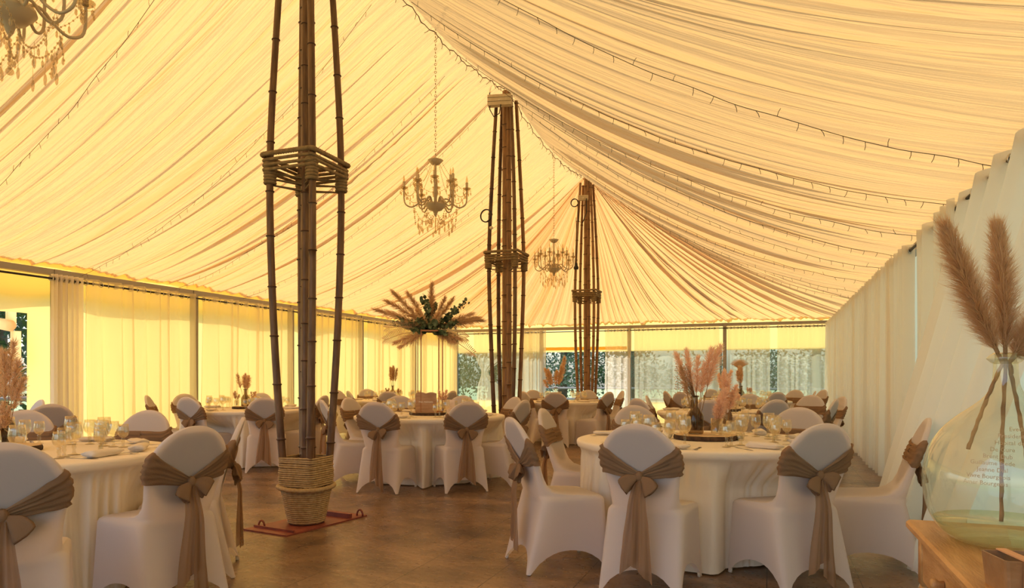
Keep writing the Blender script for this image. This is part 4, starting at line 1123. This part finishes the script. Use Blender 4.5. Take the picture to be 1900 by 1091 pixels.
# C: tall copper stand with the big flower arrangement
c = TABLES['C'][0]; slab(c+Vector((0, 0, ZTAB)), .24, 'wide log slice under the tall copper stand of the flower table')
e = empty('flower_stand', c+Vector((0, 0, ZS)), TH+.28, 'tall thin copper stand carrying the flower arrangement', 'stand')
for x, y in ((-.13, -.13), (.13, -.13), (.13, .13), (-.13, .13)): MB().box(x-.006, x+.006, y-.006, y+.006, 0, .98).build('leg', M['copper'], e, smooth=False)
for z in (.0, .968):
    b = MB()
    for s_ in (-1, 1): b.box(-.136, .136, s_*.13-.006, s_*.13+.006, z, z+.012); b.box(s_*.13-.006, s_*.13+.006, -.136, .136, z, z+.012)
    b.build('square_frame', M['copper'], e, smooth=False)
MB().box(-.136, .136, -.136, .136, .98, .986).build('top_plate', M['copper'], e, smooth=False)
e = empty('flower_arrangement', c+Vector((0, 0, ZS+.99)), 0, 'big spray of pampas, eucalyptus and dried palm on top of the tall copper stand', 'flower arrangement')
rnd = random.Random(77)
def cdir(u, d, z): return Vector((u*CT-d*ST, u*ST+d*CT, z))
MB().ball((0, 0, .05), .09, .09, .05, 16, 10).build('foam_core', M['euca'], e)
PL = [(-.58, .1, .40, 'pampas'), (-.70, .0, .27, 'pampas'), (-.48, -.1, .47, 'pampas'), (-.30, .1, .50, 'pampas'), (-.54, -.15, .18, 'pampas_pale'), (-.45, -.1, -.22, 'pampas_pale'), (-.36, -.2, -.30, 'pampas_pale'),
      (.0, .0, .60, 'pampas'), (.02, .1, .44, 'pampas'), (.30, .1, .40, 'pampas'), (.22, -.1, .38, 'pampas'), (.62, .05, .16, 'pampas'), (.68, -.05, .12, 'pampas'), (.56, .1, .20, 'pampas_pale'), (.42, -.2, -.20, 'pampas_pale'),
      (.34, -.15, -.24, 'pampas_pale'), (-.15, -.35, .2, 'pampas_pale'), (.15, -.35, .16, 'pampas_pale'), (.0, .4, .3, 'pampas'), (-.2, .4, .2, 'pampas')]
for k, (u, d, z, mm) in enumerate(PL):
    tip = cdir(u*.90, d*.9, z*.86+.05); b = MB(); plume(b, tip*.18, tip, .085, 480, 200+k, hw=.0026, bend=.05); b.build('pampas_plume', M[mm], e, smooth=False)
for k in range(17):                                   # eucalyptus stems with round leaves
    u, d, z = [(-.10, 0, .42), (-.03, -.1, .36), (.42, 0, .30), (.34, -.1, .24), (-.38, -.1, .12), (-.32, 0, .02), (.36, -.1, .05), (.22, -.2, -.10), (.36, -.1, -.17), (-.18, -.2, -.06), (.1, -.3, .05), (-.1, -.3, .08), (-.24, .2, .2), (.26, .2, .2), (.06, .1, .34), (.46, 0, .36), (-.44, 0, .05)][k]
    tip = cdir(u*.98, d, z*.9+.04); b = MB(); b.tube([tip*.1, tip*.6+Vector((0,0,.02)), tip], .003, 4)
    for q in range(46):
        t = rnd.uniform(.25, 1); p = tip*t+Vector((rnd.uniform(-.03, .03), rnd.uniform(-.03, .03), rnd.uniform(-.03, .03))); nrm = Vector((rnd.gauss(0,1), rnd.gauss(0,1), rnd.gauss(0,1))).normalized(); a1 = nrm.orthogonal().normalized(); a2 = nrm.cross(a1); r = rnd.uniform(.015, .030)
        i = len(b.v); b.v += [tuple(p+(a1*cos(pi*w/3)+a2*sin(pi*w/3))*r) for w in range(6)]; b.f.append(tuple(range(i, i+6)))
    b.build('eucalyptus_stem', M['euca'], e, smooth=False)
for k, (u, z, s_) in enumerate(((-.52, -.12, -1), (-.50, .02, -1), (.44, -.10, 1), (.52, -.28, 1))):     # bleached palm leaves
    b = MB(); tip = cdir(u, -.12, z); b.tube([tip*.15, tip*.6+Vector((0,0,.03)), tip], .004, 4)
    for q in range(22):
        t = lerp(.35, 1, q/21); p = tip*t+Vector((0, 0, .03*(1-t)))
        for sg in (-1, 1):
            dv = cdir(.05*s_, 0, 0)+Vector((0, 0, sg*.12*sin(pi*min(1, t*.9)))); wv = Vector((0, 0, .003)); i = len(b.v)
            b.v += [tuple(p-wv), tuple(p+wv), tuple(p+dv*.7+wv), tuple(p+dv-Vector((0,0,.02)))]; b.f.append((i, i+1, i+2, i+3))
    b.build('palm_leaf', M['pampas_pale'], e, smooth=False)
def text_mesh(txt, size, ext=.001, align='CENTER'):
    cu = bpy.data.curves.new('lettering', 'FONT'); cu.body = txt; cu.size = size; cu.extrude = ext; cu.align_x = align; cu.resolution_u = 2
    o = bpy.data.objects.new('lettering', cu); C.objects.link(o); bpy.context.view_layer.update()
    dg = bpy.context.evaluated_depsgraph_get(); me = bpy.data.meshes.new_from_object(o.evaluated_get(dg)); bpy.data.objects.remove(o); return me
def text_obj(txt, size, m, parent, loc, rot, name='lettering', ext=.0006):
    me = text_mesh(txt, size, ext); me.materials.clear(); me.materials.append(M[m]); o = bpy.data.objects.new(name, me); C.objects.link(o)
    o.parent = parent; o.location = loc; o.rotation_euler = rot; return o
# the wooden table sign, menu card and small orange bunch of the flower table
e = empty('wooden_sign', cam_off(c, -.03, -.16, ZS), TH, 'brown wooden sign with a double-humped top and white lettering on the flower table', 'sign')
out = []
for i in range(41):
    x = lerp(-.125, .125, i/40); hmp = .225+.016*abs(sin(2*pi*(x+.125)/.25))**.8*(1 if abs(x) < .12 else .5); out.append((x, hmp))
rows = [[(x, y, 0.0) for x, _ in out] for y in (.006, -.006)]
top = [[(x, -.006, h) for x, h in out], [(x, .006, h) for x, h in out]]
MB().grid([rows[1], top[0], top[1], rows[0]], cv=True).build('board', M['sign'], e, smooth=False)
text_obj('MIA MANAN', .030, 'white_paint', e, (0, -.0075, .115), (pi/2, 0, 0))
e = empty('menu_card', cam_off(c, .27, -.26, ZTAB), TH, 'upright blush menu card on the flower table', 'menu card')
MB().box(-.05, .05, -.004, .004, .0, .19).build('card', M['card'], e, smooth=False)
for q in range(6): MB().box(-.028+.003*(q % 2), .028-.004*(q % 3), -.0052, -.0045, .150-.020*q, .153-.020*q).build('printed_line', M['ink'], e, smooth=False)
q = cam_off(c, .17, -.12, ZS); jar(q, .10, .036, 'glass', 'little glass vase right of the wooden sign on the flower table')
bouquet('pampas_bouquet', q, 'little orange dried bunch beside the wooden sign', [(-.05, 0, .26, .5, .03, 160), (.0, 0, .24, .5, .03, 160), (.04, 0, .27, .5, .03, 160), (.02, .02, .2, .5, .03, 120)], 'pampas_pink', 51, stem_z=.02, hw=.002)
c = TABLES['A'][0]; e = [o for o in C.objects if o.get('label', '').startswith('dark bottle with white script')][0]
text_obj('Show', .055, 'white_paint', e, (.049*sin(TH+.1)*1.0+.012, -.049, .06), (pi/2, -pi/2, TH))

# ------------------------------------------------------------------ right foreground: pine table, demijohn, plumes, leather box
TX0, TX1, TY0, TY1, TZ = .41, 1.24, 1.15, 2.58, .76
e = empty('pine_side_table', ((TX0+TX1)/2, (TY0+TY1)/2, 0), 0, 'old pine side table with a drawer under the big glass demijohn', 'table')
ox, oy = (TX0+TX1)/2, (TY0+TY1)/2; hx, hy = (TX1-TX0)/2, (TY1-TY0)/2
b = MB(); rows = [[tuple(p[:3]) for p in rring(hx+o_, -hy-o_, hy+o_, .012, z, 6, 4)] for o_, z in ((-.010, TZ-.030), (0, TZ-.022), (0, TZ-.008), (-.007, TZ))]
b.grid(rows, cu=True, cap0=True, cap1=True).build('tabletop', M['wood_table'], e, smooth=False)
MB().box(-hx+.045, hx-.045, -hy+.06, hy-.06, TZ-.17, TZ-.031).build('apron', M['dark_gap'], e, smooth=False)  # coloured dark to stand for the shaded gap beside the drawers
for k, (y0, y1) in enumerate(((-hy+.11, -.02), (.02, hy-.125))):
    dr = MB().box(-hx+.028, -hx+.06, y0, y1, TZ-.165, TZ-.04).build('drawer', M['wood_table'], e, smooth=False)
    MB().lathe([(0, 0), (.012, .002), (.010, .012), (.018, .022), (.014, .032), (0, .034)], 14).build('knob', M['wood_table'], dr)
    kn = [o for o in C.objects if o.parent == dr][0]; kn.location = (-hx+.028, (y0+y1)/2, TZ-.10); kn.rotation_euler = (0, -pi/2, 0)
for x in (-hx+.06, hx-.06):
    for y in (-hy+.07, hy-.07):
        b = MB().box(x-.030, x+.030, y-.030, y+.030, TZ-.19, TZ-.031)
        b.lathe([(.029, TZ-.19), (.034, TZ-.205), (.024, TZ-.22), (.036, TZ-.25), (.030, TZ-.33), (.020, .12), (.030, .09), (.022, .06), (.026, .0)], 20, (x, y, 0), cap1=True)
        b.build('turned_leg', M['wood_table'], e)
DX, DY = .612, 2.30
e = empty('demijohn', (DX, DY, TZ+.002), 0, 'huge clear green-tinted glass demijohn with etched lettering on the pine table', 'demijohn')
DP = [(.0, .012), (.10, .0), (.135, .008), (.165, .035), (.190, .085), (.2015, .15), (.200, .20), (.186, .255), (.158, .305), (.120, .345), (.082, .375), (.054, .40), (.038, .425), (.031, .455), (.029, .50)]
def dj_r(z):
    for (r0, z0), (r1, z1) in zip(DP[1:], DP[2:]):
        if z <= z1: return lerp(r0, r1, (z-z0)/(z1-z0))
    return .03
sm_p = []
for i in range(len(DP)-1):
    p0, p1, p2, p3 = DP[max(i-1, 0)], DP[i], DP[i+1], DP[min(i+2, len(DP)-1)]
    for q in range(4):
        t = q/4; sm_p.append(tuple(.5*((2*p1[j])+(p2[j]-p0[j])*t+(2*p0[j]-5*p1[j]+4*p2[j]-p3[j])*t*t+(3*p1[j]-p0[j]-3*p2[j]+p3[j])*t**3) for j in (0, 1)))
sm_p.append(DP[-1])
rows = [[((r*(1+.006*n1(a*1.3+z*9, 3)))*cos(a), (r*(1+.006*n1(a*1.3+z*9, 3)))*sin(a), z) for a in [2*pi*k/64 for k in range(64)]] for r, z in sm_p]
MB().grid(rows, cu=True).build('glass_body', M['demi'], e)
MB().lathe([(.029, .495), (.036, .500), (.046, .510), (.036, .521), (.030, .526), (.025, .52), (.026, .5)], 40).build('lip', M['demi'], e)
wp = [(r-.004, z) for r, z in sm_p if .006 < z < .066 and r > .05]; zw = wp[-1][1]
MB().lathe([(0, .014)]+[(r, max(z, .014)) for r, z in wp]+[(0, zw)], 48).build('water', M['water'], e)
LT = ['Evedir', 'President', 'Hopital de Villiers', 'De Cure', 'Brent Dub', 'Guillaume Dede', 'Jeanne Dial', 'Vivre Bourgeois', 'Amer Bourgeois']
face_a = atan2(-DY, -DX)                              # lettering on the side towards the camera
b = MB(); vv = []; ff = []
for k, tx in enumerate(LT):
    me = text_mesh(tx, .0150, 0, 'RIGHT'); zz = .318-.0172*k; xo = (.045, .04, .085, .02, .015, .02, .005, .01, .005)[k]-.0
    b0 = len(vv)
    for v in me.vertices:
        z = zz+v.co.y; r = dj_r(z)+.0012; a = face_a+(v.co.x+xo)/max(r, .1); vv.append((r*cos(a), r*sin(a), z))
    ff += [tuple(b0+i for i in f.vertices) for f in me.polygons]; bpy.data.meshes.remove(me)
b.v = vv; b.f = ff; b.build('etched_lettering', M['ink'], e, smooth=False)
def big_plume(tipu, tipd, tipz, footu, footz, seed, label, n, width, st=.44):
    loc = Vector((DX, DY, TZ+.50)); e = empty('pampas_grass', loc, 0, label, 'pampas grass')
    tip = cdir(tipu, tipd, tipz); b0 = cdir(tipu*.05, tipd*.05, .0); b1 = b0.lerp(tip, .10)
    b = MB(); plume(b, b1, tip, width*2.1, int(n*.95), seed, hw=.0007, bend=-.05); b.build('plume', M['pampas_big'], e, smooth=False)
    foot = cdir(footu, 0, footz); pts = []
    for i in range(22):
        t = i/21; q = foot.lerp(b0, t); q = q+Vector((.0009*sin(i*2.1+seed), 0, 0))+cdir(.004*sin(pi*t)*(-1 if footu < 0 else 1), 0, 0); pts.append(q)
    pts.append(b1+(tip-b1)*.5)
    MB().tube(pts, lambda t: .0052+.0007*sin(t*40), 7).build('stalk', M['stalk'], e)
big_plume(-.175, .0, .345, -.105, -.24, 3, 'long pampas plume leaning left out of the demijohn', 5200, .034)
big_plume(.01, .02, .36, -.012, -.44, 5, 'upright pampas plume in the middle of the demijohn', 4600, .030)
big_plume(.13, -.03, .21, .068, -.335, 8, 'pampas plume leaning right out of the demijohn', 4800, .038)
big_plume(.20, .06, .15, .015, -.03, 13, 'low pampas plume bending off the right edge of the picture', 3600, .040)
# small leather box with a strap at the near edge of the pine table
bx = cam_pt(1893, 1.52, TZ); e = empty('leather_box', bx, TH*.6, 'small open brown leather box with a tan strap at the bottom right corner', 'box')
b = MB(); H_ = .072
def quad_wall(r0, r1, th):
    return [[tuple(p[:3]) for p in rring(x, -x*.95, x*.95, .008, z, 4, 3)] for x, z in ((r0, 0), (r1, H_), (r1-th, H_), (r0-th, .004))]
b.grid(quad_wall(.050, .056, .004), cu=True, cap0=True, cap1=True).build('body', M['leather'], e, smooth=False)
MB().box(-.022, -.001, -.0585, -.0545, -.0+.004, H_+.004).box(-.022, -.001, -.0585, .054, H_+.001, H_+.004).build('strap', M['strap'], e, smooth=False)
b = MB()
for q in range(3): b.tube([(.02+.012*q, -.0565, .012), (.028+.012*q, -.0572, .022+.006*q), (.022+.012*q, -.058, .032+.004*q)], .0007, 4)
b.build('leaf_emboss', M['strap'], e)
